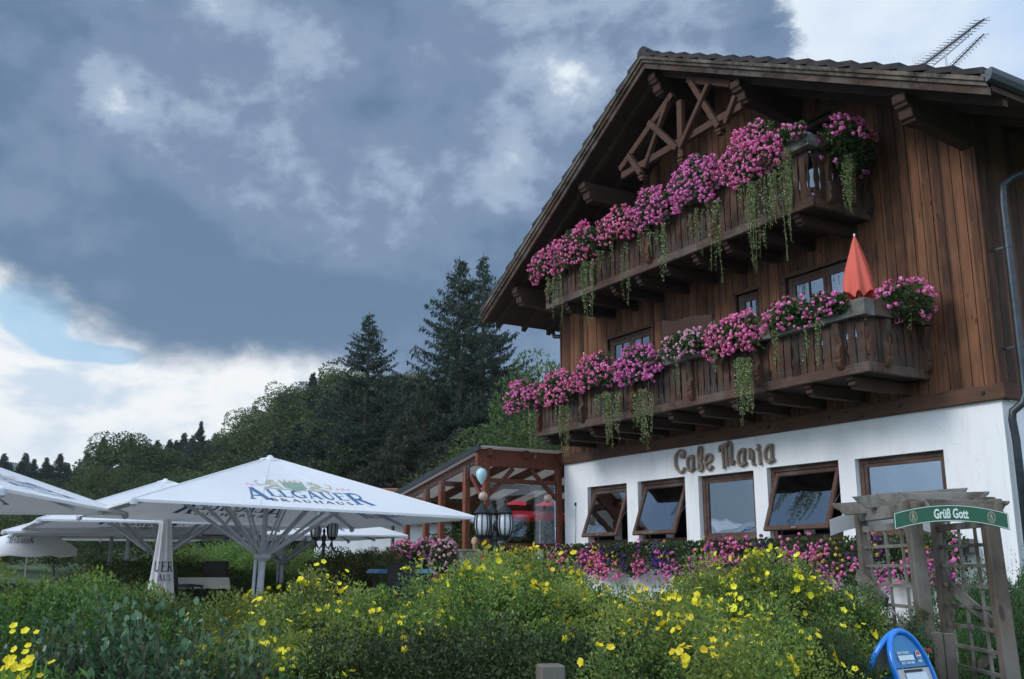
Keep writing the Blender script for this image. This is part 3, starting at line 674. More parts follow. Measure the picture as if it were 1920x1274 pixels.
# privacy screen on lower balcony
sp = [hpt(1240, 640, .75), hpt(1240, 600, .75), hpt(1262, 603, .75), hpt(1290, 594, .75), hpt(1335, 589, .75), hpt(1335, 640, .75)]
mb = MB(); mb.prism([(p.x, p.z) for p in [Vector((sp[0].x, 0, 4.65))]+sp[1:5]+[Vector((sp[5].x, 0, 4.65))]], (0, -.75, 0), (1, 0, 0), (0, 0, 1), (0, .04, 0)); mb.build('privacy_screen', M['beam_y'], HOUSE, bevel=.008)
# carved lettering on the wall  (stroke paths measured on the wall plane)
def cm(x, y): return hpt(1240+x/8., 810+y/8., .03)
LET = {
 'C': [[(352, 372), (318, 382), (305, 360), (325, 345), (350, 352), (352, 315), (325, 285), (285, 288), (245, 325), (222, 390), (222, 470), (238, 540), (270, 590), (305, 605), (338, 585), (358, 540)]],
 'a': [[(485, 362), (450, 365), (415, 395), (400, 450), (405, 520), (430, 580), (460, 585), (480, 545)], [(487, 355), (487, 430), (485, 520), (490, 565), (500, 535)]],
 'f': [[(608, 425), (606, 380), (612, 300), (612, 250), (590, 232), (570, 260), (564, 330), (568, 420), (570, 500), (568, 560), (590, 585), (618, 560), (615, 500), (590, 450), (568, 420)], [(590, 405), (620, 380)]],
 'e': [[(680, 470), (725, 452), (755, 420), (765, 375), (745, 342), (710, 345), (680, 385), (668, 450), (680, 520), (710, 560), (745, 560), (775, 512)]],
 'M': [[(890, 305), (885, 255), (905, 215), (930, 250), (935, 350), (945, 460), (950, 555)], [(925, 240), (950, 190), (975, 200), (985, 300), (992, 420), (998, 520)], [(985, 230), (1010, 165), (1035, 165), (1055, 220), (1058, 320), (1058, 420), (1070, 490), (1098, 430)]],
 'a ': [[(1258, 262), (1220, 265), (1180, 300), (1160, 370), (1165, 440), (1190, 500), (1225, 500), (1250, 455)], [(1258, 255), (1252, 340), (1250, 430), (1262, 490), (1276, 450)]],
 'r': [[(1335, 245), (1338, 330), (1335, 420)], [(1342, 330), (1362, 290), (1378, 340), (1380, 430), (1390, 490), (1405, 470)]],
 'i': [[(1462, 190), (1472, 230), (1450, 265), (1475, 300), (1482, 400), (1488, 480), (1504, 462)]],
 'a  ': [[(1668, 198), (1630, 205), (1590, 240), (1565, 310), (1570, 390), (1600, 450), (1640, 452), (1662, 400)], [(1668, 195), (1665, 290), (1668, 400), (1682, 440), (1695, 400)]]}
for nm, strokes in LET.items():
    mb = MB()
    for s_ in strokes:
        pts = [cm(*p) for p in s_]; sm = []
        for i in range(len(pts)-1):
            p0, p1, p2, p3 = pts[max(i-1, 0)], pts[i], pts[i+1], pts[min(i+2, len(pts)-1)]
            for k in range(5):
                t = k/5; sm.append(.5*((2*p1)+(p2-p0)*t+(2*p0-5*p1+4*p2-p3)*t*t+(3*p1-p0-3*p2+p3)*t**3))
        sm.append(pts[-1]); mb.tube(sm, .030, 8)
    mb.v = [(v[0], -.03+(v[1]+.03)*1.1-.02, v[2]) for v in mb.v]
    mb.build('wall_letter', M['letter'], HOUSE, smooth=True)

# ================================================================== TV AERIALS
def hP(px, py, y):                 # house-frame point on the plane y (depth into the house)
    u, z = fac(px, py, -y); return Vector((u, y, z))
AY = 4.2
base = hP(1776, 127, AY); AN = hthing('rooftop_antenna', base, 'pair of long comb-like television aerials on a mast above the right roof slope', 'aerial')
mb = MB(); top = hP(1773, 100, AY); mb.tube([(top.x, AY, base.z-1.6), top], .022, 8); mb.build('mast', M['alu'], AN, off=base)
def yagi(a, b_, n, ln, x_):
    a = hP(*a, AY); b_ = hP(*b_, AY); mb = MB(); mb.tube([a, b_], .014, 6); d = (b_-a).normalized(); side = Vector((.35, 1, 0)).normalized(); up = d.cross(side)
    bo = mb.build('boom', M['iron'], AN, off=base); mb = MB()
    for k in range(n):
        p = a+(b_-a)*((k+.3)/n); l = ln*(1-.25*k/n)
        if x_:
            for s_ in (1, -1): mb.tube([p-(side*.8+Vector((.9, 0, .35*s_)))*l*.5, p+(side*.8+Vector((.9, 0, .35*s_)))*l*.5], .006, 4)
        else:
            q = Vector((1, 0, -.05))*l*.6; mb.tube([p-q+Vector((0, 0, -.05)), p-q, p+q, p+q+Vector((0, 0, -.05))], .006, 4)
    tag(mb.build('dipole_row', M['iron'], AN, off=base), kind='stuff' if n > 100 else None)
yagi((1733, 121), (1846, 35), 17, .30, True); yagi((1782, 127), (1845, 64), 11, .30, False)
mb = MB(); mb.tube([hP(1750, 123, AY), hP(1778, 101, AY), hP(1822, 62, AY), hP(1823, 54, AY)], .014, 6); mb.build('support_arm', M['alu'], AN, off=base)
mb = MB(); p0 = hP(1712, 122, AY+.3); p1 = hP(1735, 97, AY+.3)
for k in range(6): mb.tube([(p0.x+(p1.x-p0.x)*k/5, AY+.3, p0.z-.3), (p0.x+(p1.x-p0.x)*k/5, AY+.3, p1.z)], .004, 4)
for k in range(4): z = p0.z+(p1.z-p0.z)*k/3; mb.tube([(p0.x, AY+.3, z), (p1.x, AY+.3, z)], .003, 4)
mb.build('reflector_grid', M['alu'], AN, off=base)

# ================================================================== FLOWER BOXES ON THE HOUSE
def blossoms(C_, Nn, r_, pet):
    """C_ centres of flower heads, each a little ball of petals"""
    k = 16; n = len(C_); P = np.repeat(C_, k, 0); D = unit(NR.normal(size=(n*k, 3))+np.repeat(Nn, k, 0)*.7); rr_ = np.repeat(r_, k)[:, None]
    P = P+D*rr_*.75; T = unit(np.cross(D, NR.normal(size=(n*k, 3)))); S = np.cross(D, T); a = pet*NR.uniform(.7, 1.2, (n*k, 1))
    return np.stack([P-T*a*.5-S*a*.35, P+T*a*.2-S*a*.5, P+T*a*.55+S*a*.2+D*a*.15, P-T*a*.15+S*a*.5], 1).reshape(-1, 3)
def dome_points(n, c, rx, ry, rz):
    D = unit(NR.normal(size=(n, 3))); D[:, 1] = -np.abs(D[:, 1])*1.0; D[:, 2] = np.where(D[:, 2] < -.75, -D[:, 2], D[:, 2])
    D = unit(D); a_, b_, c_ = NR.uniform(0, 6, 3); r = NR.uniform(.70, 1.04, (n, 1))*(1+.17*np.sin(D[:, :1]*4.2+a_)*np.cos(D[:, 2:]*5+b_)+.08*np.sin(D[:, :1]*11+c_)); return np.array(c)+D*r*np.array([rx, ry, rz]), D
def vines(strands):
    """strands: list of (x, y, ztop, length, density)"""
    out = []; tub = MB()
    for (x, y, zt, ln, dens) in strands:
        m = max(4, int(ln*62*dens)); t = np.sort(NR.uniform(0, 1, m)); ph = RR.uniform(0, 6); sw = .02+.02*RR.random()
        P = np.stack([x+np.sin(t*5+ph)*sw+NR.normal(size=m)*.018*(1.2-t), y+np.cos(t*4+ph)*sw*.6+NR.normal(size=m)*.012-.03*np.sin(t*3.1), zt-t*ln], 1)
        D = np.stack([NR.normal(size=m), NR.normal(size=m)-.4, NR.normal(size=m)*.5-.5], 1)
        out.append(leaves6(P, D, NR.uniform(.022, .040, m)*(1.15-.45*t), NR.uniform(.020, .034, m)*(1.15-.45*t)))
        tub.tube([(x+math.sin(k*.5+ph)*sw*.6, y, zt-ln*k/10) for k in range(11)], .003, 4)
    return np.concatenate(out), tub
def tubverts(tub):
    A = np.array(tub.v); return np.concatenate([A[list(f)] if len(f) == 4 else A[[f[0], f[1], f[2], f[3]]] for f in tub.f])
def geranium(name, c, rx, rz, nb, label, group, green=.5, ry=.30, mat='bl_pink', strands=(), sparse=1., rb=.040):
    t = hthing(name, c, label, 'flowers', group)
    nl = int(900*rx*rz/.12*(.6+green)); P, D = dome_points(nl, (0, 0, 0), rx*.95, ry, rz*.92); D2 = D+NR.normal(size=D.shape)*.8+np.array([0, 0, .2])
    V = leaves6(P-D*NR.uniform(0, .12, (nl, 1)), D2, NR.uniform(.035, .07, nl), NR.uniform(.035, .06, nl)); npmesh('foliage', V, 6, M['lf_ger'], t)
    P, D = dome_points(nb, (0, 0, 0), rx, ry*1.08, rz); j = NR.random(nb) < .9*sparse+.1; P = P[j]; D = D[j]
    V = blossoms(P, D, NR.uniform(rb*.75, rb*1.2, len(P)), .030); npmesh('blossoms', V, 4, M[mat], t)
    if strands:
        V, tub = vines(strands); npmesh('trailing_vines', V, 6, M['lf_ivy'], t); tub.build('vine_stems', M['lf_ivy'], t)
    return t
def strandset(specs, c, w):
    out = []
    for px, y0, y1, n, spread in specs:
        for k in range(n):
            x_ = px+RR.uniform(-spread, spread); yy = y0+(y1-y0)*(1 if k == 0 else RR.uniform(.45, .95)); a = hpt(x_, y0, w); b_ = hpt(x_, yy, w)
            out.append((a.x-c[0], a.y-c[1]+RR.uniform(-.04, .04), a.z-c[2], max(.15, a.z-b_.z), 1.1))
    return out
WB = 1.62
UPB = [((1030, 500), 30, 34, 190, 0.4, 1, [(1046, 515, 612, 5, 12), (1030, 520, 570, 3, 8)], 'round pink geranium at the far left end of the upper balcony'),
       ((1082, 472), 38, 42, 250, 0.4, 1, [(1098, 490, 612, 6, 8), (1112, 490, 600, 4, 5)], 'full pink geranium second from the left on the upper balcony'),
       ((1120, 452), 20, 24, 35, 1.3, .6, [(1128, 470, 520, 4, 8)], 'thin mostly green geranium between the second and third pink mounds of the upper balcony'),
       ((1158, 432), 34, 36, 200, 0.5, 1, [(1172, 455, 575, 3, 4), (1150, 455, 500, 2, 8)], 'pink geranium mound above two long vine strands near the middle-left of the upper balcony'),
       ((1228, 400), 40, 42, 270, 0.4, 1, [(1205, 425, 480, 2, 6), (1246, 420, 530, 4, 6), (1228, 430, 480, 3, 10)], 'dense pink geranium in the middle of the upper balcony'),
       ((1306, 352), 48, 50, 360, 0.4, 1, [(1335, 375, 535, 7, 10), (1312, 390, 480, 4, 14), (1290, 400, 450, 3, 8)], 'large pink geranium with thick greenish vines right of the middle of the upper balcony'),
       ((1415, 300), 62, 60, 520, 0.5, 1, [(1412, 340, 515, 9, 10), (1438, 330, 470, 6, 10), (1472, 300, 495, 6, 10), (1395, 340, 440, 5, 10), (1456, 320, 420, 7, 16)], 'largest pink geranium mound of the upper balcony with many hanging vines'),
       ((1488, 258), 30, 20, 40, 1.0, .8, [(1480, 275, 400, 5, 7)], 'sparse geranium spilling over the grey planter end of the upper balcony')]
LOB = [((984, 750), 31, 34, 200, 0.35, 1, [(990, 775, 835, 4, 6), (1003, 775, 862, 6, 7)], 'pink geranium ball at the far left end of the lower balcony'),
       ((1048, 733), 36, 36, 220, 0.4, 1, [(1062, 760, 858, 7, 9), (1052, 760, 820, 4, 8)], 'second pink geranium mound from the left on the lower balcony'),
       ((1120, 704), 38, 38, 230, 0.5, 1, [(1138, 735, 842, 9, 10), (1158, 735, 826, 5, 6), (1125, 740, 780, 4, 8)], 'pink geranium in front of the small red parasol tip on the lower balcony'),
       ((1198, 690), 44, 42, 300, 0.45, 1, [(1206, 730, 845, 8, 8), (1192, 735, 810, 6, 6), (1225, 735, 812, 3, 5)], 'wide pink geranium below the left bedroom window'),
       ((1288, 652), 44, 28, 120, 1.1, .9, [(1268, 670, 740, 3, 4)], 'sparse pale geranium beside the wooden privacy screen'),
       ((1378, 636), 56, 42, 260, 0.5, 1, [(1395, 670, 800, 14, 14), (1385, 680, 770, 8, 14), (1350, 660, 700, 3, 6)], 'big pink geranium with the thickest vine curtain on the lower balcony'),
       ((1484, 596), 48, 34, 110, 1.1, .8, [(1452, 620, 700, 3, 6), (1505, 615, 680, 2, 8)], 'loose pink geranium in front of the small square window'),
       ((1556, 578), 40, 28, 60, 1.4, .8, [(1530, 600, 690, 2, 5)], 'mostly green geranium left of the coral parasol')]
for lst, grp in ((UPB, 'geraniums along the upper balcony'), (LOB, 'geraniums along the lower balcony')):
    for (px, py), hw_, hh_, nb, green, spn, st_, lab in lst:
        c = hpt(px, py, WB-.03); e = hpt(px+hw_, py, WB-.03); rx = abs(e.x-c.x); rz = abs(c.z-hpt(px, py+hh_, WB).z)
        geranium('geranium', c, rx*1.07, rz*1.04, int(nb*1.25), lab, grp, green, .30, 'bl_pale' if 'pale' in lab else 'bl_pink', strandset(st_, c, WB+.18), spn)
# on the short right-hand sides of the balconies
def side_ger(u, z, y0, y1, rz, nb, lab, grp, strands, green):
    c = Vector((u, (y0+y1)/2, z)); t = hthing('geranium', c, lab, 'flowers', grp); n = int(1500*green); hl = (y1-y0)/2
    D = unit(NR.normal(size=(n, 3))); D[:, 0] = D[:, 0]*1.0; P = D*NR.uniform(.5, 1, (n, 1))*np.array([.42, hl, rz]); npmesh('foliage', leaves6(P, D+NR.normal(size=D.shape), NR.uniform(.04, .075, n), NR.uniform(.04, .065, n)), 6, M['lf_ger'], t)
    D = unit(NR.normal(size=(nb, 3))); P = D*np.array([.47, hl*1.08, rz*1.12]); P[:, 2] = np.where(NR.random(nb) < .55, np.abs(P[:, 2])*1.15, P[:, 2]); npmesh('blossoms', blossoms(P, D, NR.uniform(.035, .06, nb), .032), 4, M['bl_pink'], t)
    if strands: V, tub = vines(strands); npmesh('trailing_vines', V, 6, M['lf_ivy'], t); tub.build('vine_stems', M['lf_ivy'], t)
side_ger(9.66, 8.52, -1.30, -.16, .46, 110, 'dark leafy geranium on the short right side of the upper balcony', 'geraniums on the balcony sides', [(.20+RR.uniform(-.07, .07), -.22+RR.uniform(-.08, .08), -.25, RR.uniform(.5, 1.15), 1.6) for _ in range(14)], 1.9)
side_ger(10.48, 5.62, -1.10, -.22, .32, 80, 'pink geranium on the short right side of the lower balcony', 'geraniums on the balcony sides', [(.16, -.1, -.15, .35, 1.), (.2, .1, -.1, .3, 1.)], .8)
# mixed boxes under the ground-floor windows
GB = [(.05, 1.75, .50, 'mixed flower box below the leftmost tilted window'), (1.85, 3.65, .60, 'mixed flower box with golden blooms below the second tilted window'), (3.75, 5.5, .62, 'pink and purple flower box below the middle fixed window'), (5.6, 7.4, .60, 'dark purple petunia box between the middle and the fourth window'), (7.5, 9.2, .72, 'pink and yellow flower box just left of the garden arch'), (9.3, 10.9, .72, 'pink flower box seen through the garden arch trellis')]
for u0, u1, dp, lab in GB:
    c = Vector(((u0+u1)/2, -.24, 1.90)); t = hthing('window_flower_box', c, lab, 'flower box', 'flower boxes under the cafe windows'); hl = (u1-u0)/2
    mb = MB(); mb.box(-hl+.02, hl-.02, .02, .22, -.12, .08); mb.build('trough', M['greybox'], t)
    n = 2600; P = np.stack([NR.uniform(-hl, hl, n), -NR.random(n)*.34, -dp*NR.random(n)**1.1+.16], 1); P[:, 2] += .10*np.sin(P[:, 0]*5+c.x)*(P[:, 2] < -.1)
    npmesh('foliage', leaves6(P, NR.normal(size=(n, 3))+np.array([0, -.5, 0]), NR.uniform(.035, .065, n), NR.uniform(.03, .05, n)), 6, M['lf_ger'], t)
    def patch(nb, cs, spread, mat, nm, r_):
        k = NR.integers(0, len(cs), nb); cc = np.array(cs)[k]; P = np.stack([cc[:, 0]+NR.normal(size=nb)*spread, -.20-NR.random(nb)*.20, cc[:, 1]+NR.normal(size=nb)*.13], 1); P[:, 0] = np.clip(P[:, 0], -hl, hl); P[:, 2] = np.clip(P[:, 2], -dp, .22)
        npmesh(nm, blossoms(P, np.tile([0, -1., .2], (nb, 1)), NR.uniform(r_*.7, r_*1.2, nb), .032), 4, M[mat], t)
    patch(175, [(RR.uniform(-hl, hl), RR.uniform(-dp*.85, -.0)) for _ in range(9)], .16, 'bl_pink', 'pink_blossoms', .036)
    patch(30 if 'purple' not in lab else 70, [(RR.uniform(-hl, hl), RR.uniform(-dp*.6, .08)) for _ in range(3)], .13, 'bl_purple', 'purple_blossoms', .045)
    patch(22 if 'golden' not in lab else 45, [(RR.uniform(-hl, hl), RR.uniform(-dp*.9, .05)) for _ in range(3)], .08, 'bl_gold', 'golden_blossoms', .035)
# folded parasols on the lower balcony
def folded(px, yt, yb, w, rad_, lab):
    a = hpt(px, yt, w); b_ = hpt(px, yb, w); t = hthing('folded_parasol', (b_.x, b_.y, 4.63), lab, 'parasol'); H_ = a.z-b_.z; z0 = b_.z-4.63
    mb = MB(); n = 40; vs = []; fs = []
    for i in range(9):
        f = i/8; r = rad_*(1-f)**.8*(1+.25*math.sin(f*3.1))+.012
        for k in range(n):
            aa = 2*math.pi*k/n; q = 1+(.24*math.cos(7*aa+f*1.6)+.10*math.cos(3*aa+f*4))*(1-f*.6)*(.7 if i else 1); vs.append((r*q*math.cos(aa), r*q*math.sin(aa), z0+H_*f+(.05*math.cos(8*aa+1) if i == 0 else 0)))
    for i in range(8):
        for k in range(n): fs.append((i*n+k, i*n+(k+1) % n, (i+1)*n+(k+1) % n, (i+1)*n+k))
    mb.add(vs, fs); mb.build('canopy', M['coral'], t, smooth=True)
    mb = MB(); mb.tube([(0, 0, 0), (0, 0, z0+H_*.9)], .018, 8); mb.build('pole', M['alu'], t)
    MB().lathe((0, 0, z0+H_*.42), [(rad_*.66, 0), (rad_*.70, .012), (rad_*.66, .03)], 20).build('tie_strap', M['coral'], t)
    MB().lathe((0, 0, z0+H_-.01), [(.012, 0), (.020, .02), (.010, .05)], 8).build('finial', M['white'], t)
folded(1611, 440, 556, 1.0, .21, 'folded coral-red parasol rising above the lower balcony planter')
folded(1096, 664, 740, 1.0, .13, 'folded red parasol of which only the tip shows above the lower left geraniums')

# ================================================================== LETTERING (roman capitals as ribbons)
def rb(pts, th):
    out = []
    for i in range(len(pts)-1):
        (x0, y0), (x1, y1) = pts[i], pts[i+1]; l = math.hypot(x1-x0, y1-y0) or 1; a = th[i] if isinstance(th, list) else th; b_ = th[i+1] if isinstance(th, list) else th
        nx, ny = -(y1-y0)/l/2, (x1-x0)/l/2; out.append([(x0+nx*a, y0+ny*a), (x0-nx*a, y0-ny*a), (x1-nx*b_, y1-ny*b_), (x1+nx*b_, y1+ny*b_)])
    return out
def rc(x0, y0, x1, y1): return [[(x0, y0), (x1, y0), (x1, y1), (x0, y1)]]
def arc(cx, cy, rx, ry, a0, a1, n=10): return [(cx+rx*math.cos(rad(a0+(a1-a0)*i/n)), cy+ry*math.sin(rad(a0+(a1-a0)*i/n))) for i in range(n+1)]
def glyph(c):
    T = .20; V = lambda x, s0=1, s1=1: rc(x, 0, x+T, 1)+(rc(x-.07, 0, x+T+.07, .06) if s0 else [])+(rc(x-.07, .94, x+T+.07, 1) if s1 else [])
    if c in 'AÄ':
        q = rb([(.10, .03), (.44, 1)], .08)+rb([(.44, 1), (.80, .03)], .22)+rc(.22, .30, .62, .37)+rc(0, 0, .24, .06)+rc(.62, 0, .98, .06)
        if c == 'Ä': q += rc(.20, 1.08, .34, 1.22)+rc(.54, 1.08, .68, 1.22)
        return .98, q
    if c == 'L': return .78, V(.08)+rc(.28, 0, .76, .07)+rc(.70, .07, .76, .28)
    if c == 'E': return .78, V(.08)+rc(.28, 0, .74, .07)+rc(.28, .93, .72, 1)+rc(.28, .48, .58, .55)+rc(.68, .07, .74, .24)+rc(.66, .78, .72, .93)+rc(.56, .42, .61, .62)
    if c == 'U': return .95, rc(.10, .35, .30, 1)+rc(.03, .94, .38, 1)+rb([(.20, .37)]+arc(.47, .34, .27, .30, 180, 360), [.2]*5+[.14]*4+[.09]*5)+rc(.70, .34, .78, 1)+rc(.60, .94, .90, 1)
    if c == 'H': return .98, V(.08)+V(.68)+rc(.28, .47, .68, .54)
    if c == 'R': return .92, V(.08)+rb([(.28, .965)]+arc(.42, .73, .24, .235, 90, -90)+[(.28, .495)], .10)+rb([(.42, .50), (.82, .03)], .20)+rc(.72, 0, .96, .06)
    if c == 'B': return .84, V(.08)+rb([(.28, .965)]+arc(.42, .75, .20, .215, 90, -90)+[(.28, .535)], .10)+rb([(.28, .535)]+arc(.44, .285, .25, .25, 90, -90)+[(.28, .035)], .11)
    if c == 'S': return .70, rb(arc(.34, .73, .22, .22, 30, 270, 10)+arc(.34, .27, .24, .23, 90, -150, 10), .13)
    if c == 'G': return .98, rb(arc(.50, .5, .39, .46, 40, 320, 18), [.07]*4+[.2]*11+[.09]*4)+rc(.70, .06, .86, .42)+rc(.58, .40, .94, .46)
    return .5, []
def word(w, x0, d0, hs, wd=None, track=.06):
    """letter quads; hs = height per letter; returns quads scaled to total width wd, centred on x0, baseline d0"""
    x = 0; qs = []
    for i, c in enumerate(w):
        h = hs[i] if isinstance(hs, (list, tuple)) else hs; gw, q = glyph(c)
        qs += [[(x+px*h, py*h) for px, py in qq] for qq in q]; x += (gw+track)*h
    k = (wd/x) if wd else 1
    return [[((px-x/2)*k+x0, py+d0) for px, py in qq] for qq in qs]
def font_mesh(txt, size, ext=.004, bold=0., shear=0, align='CENTER'):
    cu = bpy.data.curves.new('txt', 'FONT'); cu.body = txt; cu.size = size; cu.extrude = ext; cu.offset = bold; cu.shear = shear; cu.align_x = align; cu.resolution_u = 3
    ob = bpy.data.objects.new('txt', cu); COL.objects.link(ob); bpy.context.view_layer.update()
    me = bpy.data.meshes.new_from_object(ob.evaluated_get(bpy.context.evaluated_depsgraph_get()))
    bpy.data.objects.remove(ob); V = [tuple(v.co) for v in me.vertices]; Fc = [tuple(p.vertices) for p in me.polygons]; bpy.data.meshes.remove(me); return V, Fc

# ================================================================== BIG SQUARE PARASOLS
HALF, RISE, ZE = 2.45, .93, 2.10; SL = math.hypot(HALF, RISE)
def cpt(k, x, d, off=0.):
    t = d/SL; sag = -.055*math.sin(math.pi*min(1, max(0, t)))*(1-min(1, abs(x)/(HALF*(1-t)+1e-3))**2)
    v = Vector((x, -HALF*(1-t), ZE+RISE*t+sag))+Vector((0, -RISE, HALF)).normalized()*off
    return Matrix.Rotation(k*math.pi/2, 3, 'Z') @ v
def make_umbrella():
    U_ = empty('beer_garden_parasol', (0, 0, 0), 0, 'x', 'parasol')
    mb = MB(); n, m = 10, 8
    for k in range(4):
        for off in (.0, -.006):
            b0 = len(mb.v); grid = []
            for j in range(m+1):
                d = SL*j/m*.97
                for i in range(n+1): grid.append(cpt(k, HALF*(1-d/SL)*(2*i/n-1), d, off))
            fs = [(j*(n+1)+i, j*(n+1)+i+1, (j+1)*(n+1)+i+1, (j+1)*(n+1)+i) for j in range(m) for i in range(n)]
            mb.add(grid, fs)
        # hem
        for a in range(n):
            x0, x1 = HALF*(2*a/n-1), HALF*(2*(a+1)/n-1); mb.add([cpt(k, x0, 0), cpt(k, x1, 0), cpt(k, x1, 0)-Vector((0, 0, .035)), cpt(k, x0, 0)-Vector((0, 0, .035))], [(0, 1, 2, 3)])
    C = mb.build('canopy', M['canvas'], U_, smooth=False)
    for k in range(4):      # stitched seams: corner ridges and the middle of each face
        MB().tube([cpt(k, HALF*(1-d/SL), d, .004) for d in (0, .5, 1.1, 1.8, SL*.96)], .010, 5).build('seam', M['canvas'], C)
        for xf in (-.34, .34): MB().tube([cpt(k, HALF*xf*(1-d/SL), d, .002) for d in (0, .5, 1.1, 1.8, SL*.9)], .005, 4).build('seam', M['canvas'], C)
    def prt(quads, mat, nm, k):
        mb = MB()
        for q in quads:
            for off in (.005, -.011): mb.add([cpt(k, p[0], p[1], off) for p in q], [(0, 1, 2, 3)])
        mb.build(nm, M[mat], C)
    for k in range(4):
        hs = [.62, .40, .40, .40, .40, .40, .40, .62]; q = word('ALLGÄUER', .06, .34, hs, 1.86)
        # small capitals hang from the top of the large first and last letters
        xs0, xs1 = -1.86/2+.35, 1.86/2-.22
        q = [[(x, y+(.22 if xs0 < sum(p[0] for p in qq)/4 < xs1 else 0)) for x, y in qq] for qq in q]
        prt(q, 'ink_blue', 'brewery_name', k); prt(word('BRAUHAUS', .04, .30, .15, 1.25, .25), 'ink_dark', 'brewery_subtitle', k)
        sh = [[(-.17, 1.12), (.17, 1.12), (.17, 1.34), (-.17, 1.34)], [(-.17, 1.12), (-.06, 1.03), (.06, 1.03), (.17, 1.12)]]; prt(sh, 'ink_green', 'crest_shield', k)
        cr = [[(-.19, 1.36), (.19, 1.36), (.17, 1.40), (-.17, 1.40)]]+[[(x-.03, 1.41), (x+.03, 1.41), (x+.012, 1.50+.03*(i % 2)), (x-.012, 1.50+.03*(i % 2))] for i, x in enumerate((-.16, -.08, 0, .08, .16))]
        for s_ in (1, -1):    # rampant supporters left and right of the shield
            for a, b_, th in (((.22, 1.10), (.40, 1.26), .07), ((.40, 1.26), (.34, 1.40), .07), ((.34, 1.42), (.26, 1.44), .06), ((.36, 1.36), (.22, 1.32), .03), ((.38, 1.26), (.24, 1.22), .03), ((.30, 1.16), (.46, 1.06), .035), ((.42, 1.22), (.54, 1.14), .025), ((.54, 1.14), (.58, 1.30), .02), ((.58, 1.30), (.52, 1.38), .02), ((-.02, 1.0), (.5, 1.03), .03)):
                cr += rb([(a[0]*s_, a[1]), (b_[0]*s_, b_[1])], th)
        prt(cr, 'ink_gold', 'crest_supporters', k)
        prt(rb([(-.07, 1.17), (.0, 1.28), (.07, 1.17)], .05), 'ink_blue', 'crest_charge', k)
        pk = []
        for txt, x0 in (('Seit', -.66), ('1394', .66)):
            V, Fc = font_mesh(txt, .17, 0, -.002, .4); mbt = [(x0+v[0], 1.08+v[1]) for v in V]; pk.append((mbt, Fc))
        mb = MB()
        for P2, Fc in pk:
            for off in (.005,): mb.add([cpt(k, p[0], p[1], off) for p in P2], Fc)
        mb.build('script_line', M['ink_pink'], C)
    MB().lathe((0, 0, ZE+RISE-.09), [(.20, -.02), (.17, .04), (.16, .06), (.06, .085), (.03, .12), (.0, .125)], 16).build('top_cap', M['canvas'], U_, smooth=True)
    MB().lathe((0, 0, 0), [(.055, 0), (.055, 1.45), (.045, 1.47), (.040, ZE+RISE-.1)], 12).build('pole', M['umbpole'], U_, smooth=True)
    MB().tube([(-.09, .05, 0), (-.09, .05, 1.42)], .028, 8).build('crank_tube', M['umbpole'], U_)
    MB().lathe((0, 0, 1.40), [(.07, 0), (.13, .05), (.14, .10), (.10, .16), (.06, .20)], 14).build('hub', M['umbpole'], U_)
    MB().lathe((0, 0, 0), [(.30, 0), (.30, .03), (.09, .05), (.08, .2)], 16).build('base', M['umbpole'], U_)
    for k in range(8):
        a = math.pi/4*k+math.pi/4; corner = k % 2 == 0; R_ = HALF*(math.sqrt(2) if corner else 1); d = Vector((math.cos(a), math.sin(a), 0))
        top = Vector((0, 0, ZE+RISE-.10)); end = d*R_*.99+Vector((0, 0, ZE-.02-(0 if corner else .05))); r = MB().beam(top, end, .035, .045).build('rib', M['umbpole'], U_)
        mid = top.lerp(end, .52); sd = Vector((-d.y, d.x, 0))*.03
        MB().beam(Vector((0, 0, 1.50))+d*.1+sd, mid+sd, .022, .036).build('strut', M['umbpole'], r); MB().beam(Vector((0, 0, 1.50))+d*.1-sd, mid-sd, .022, .036).build('strut', M['umbpole'], r)
        if corner: MB().lathe((0, 0, 0), [(.0, 0), (.05, .03), (.05, .09), (.0, .12)], 8).build('corner_cap', M['umbpole'], r).location = end-Vector((0, 0, .08))
    return U_
proto = make_umbrella(); used = False
BIG = [(-3.95, 15.9, .535, 'large white square parasol in the middle with the brewery name and crest facing the camera'),
       (-7.1, 20.4, .50, 'white square parasol directly behind and left of the large central one'),
       (-7.9, 12.3, .12, 'nearest white square parasol, cut off by the left edge of the photo'),
       (-5.8, 25.6, .45, 'farther white square parasol beneath the right half of the central one, by the double lamp'),
       (-9.2, 24.2, .35, 'white square parasol on the right one of two thin leaning poles at left'),
       (-10.4, 26.2, .5, 'rear white square parasol on the left one of two thin poles at left'),
       (-14.4, 20.6, .2, 'white square parasol whose tip enters at the left edge above the round one')]
for x, y, rz_, lab in BIG:
    o = proto if not used else copy_tree(proto); used = True
    if 'thin' in lab:      # these two stand closed to a plain pole, without the strut crown
        for c in [c for ch in o.children for c in ch.children if c.name.startswith('strut')]+[c for c in o.children if c.name.startswith(('hub', 'crank'))]: bpy.data.objects.remove(c)
    o.location = (x, y, ground_z(x, y)+.012 if y < 22 else .20); o.rotation_euler = (0, rad(1.3) if x > -5 else 0, rz_); o['label'] = lab; o['group'] = 'large white square beer garden parasols'
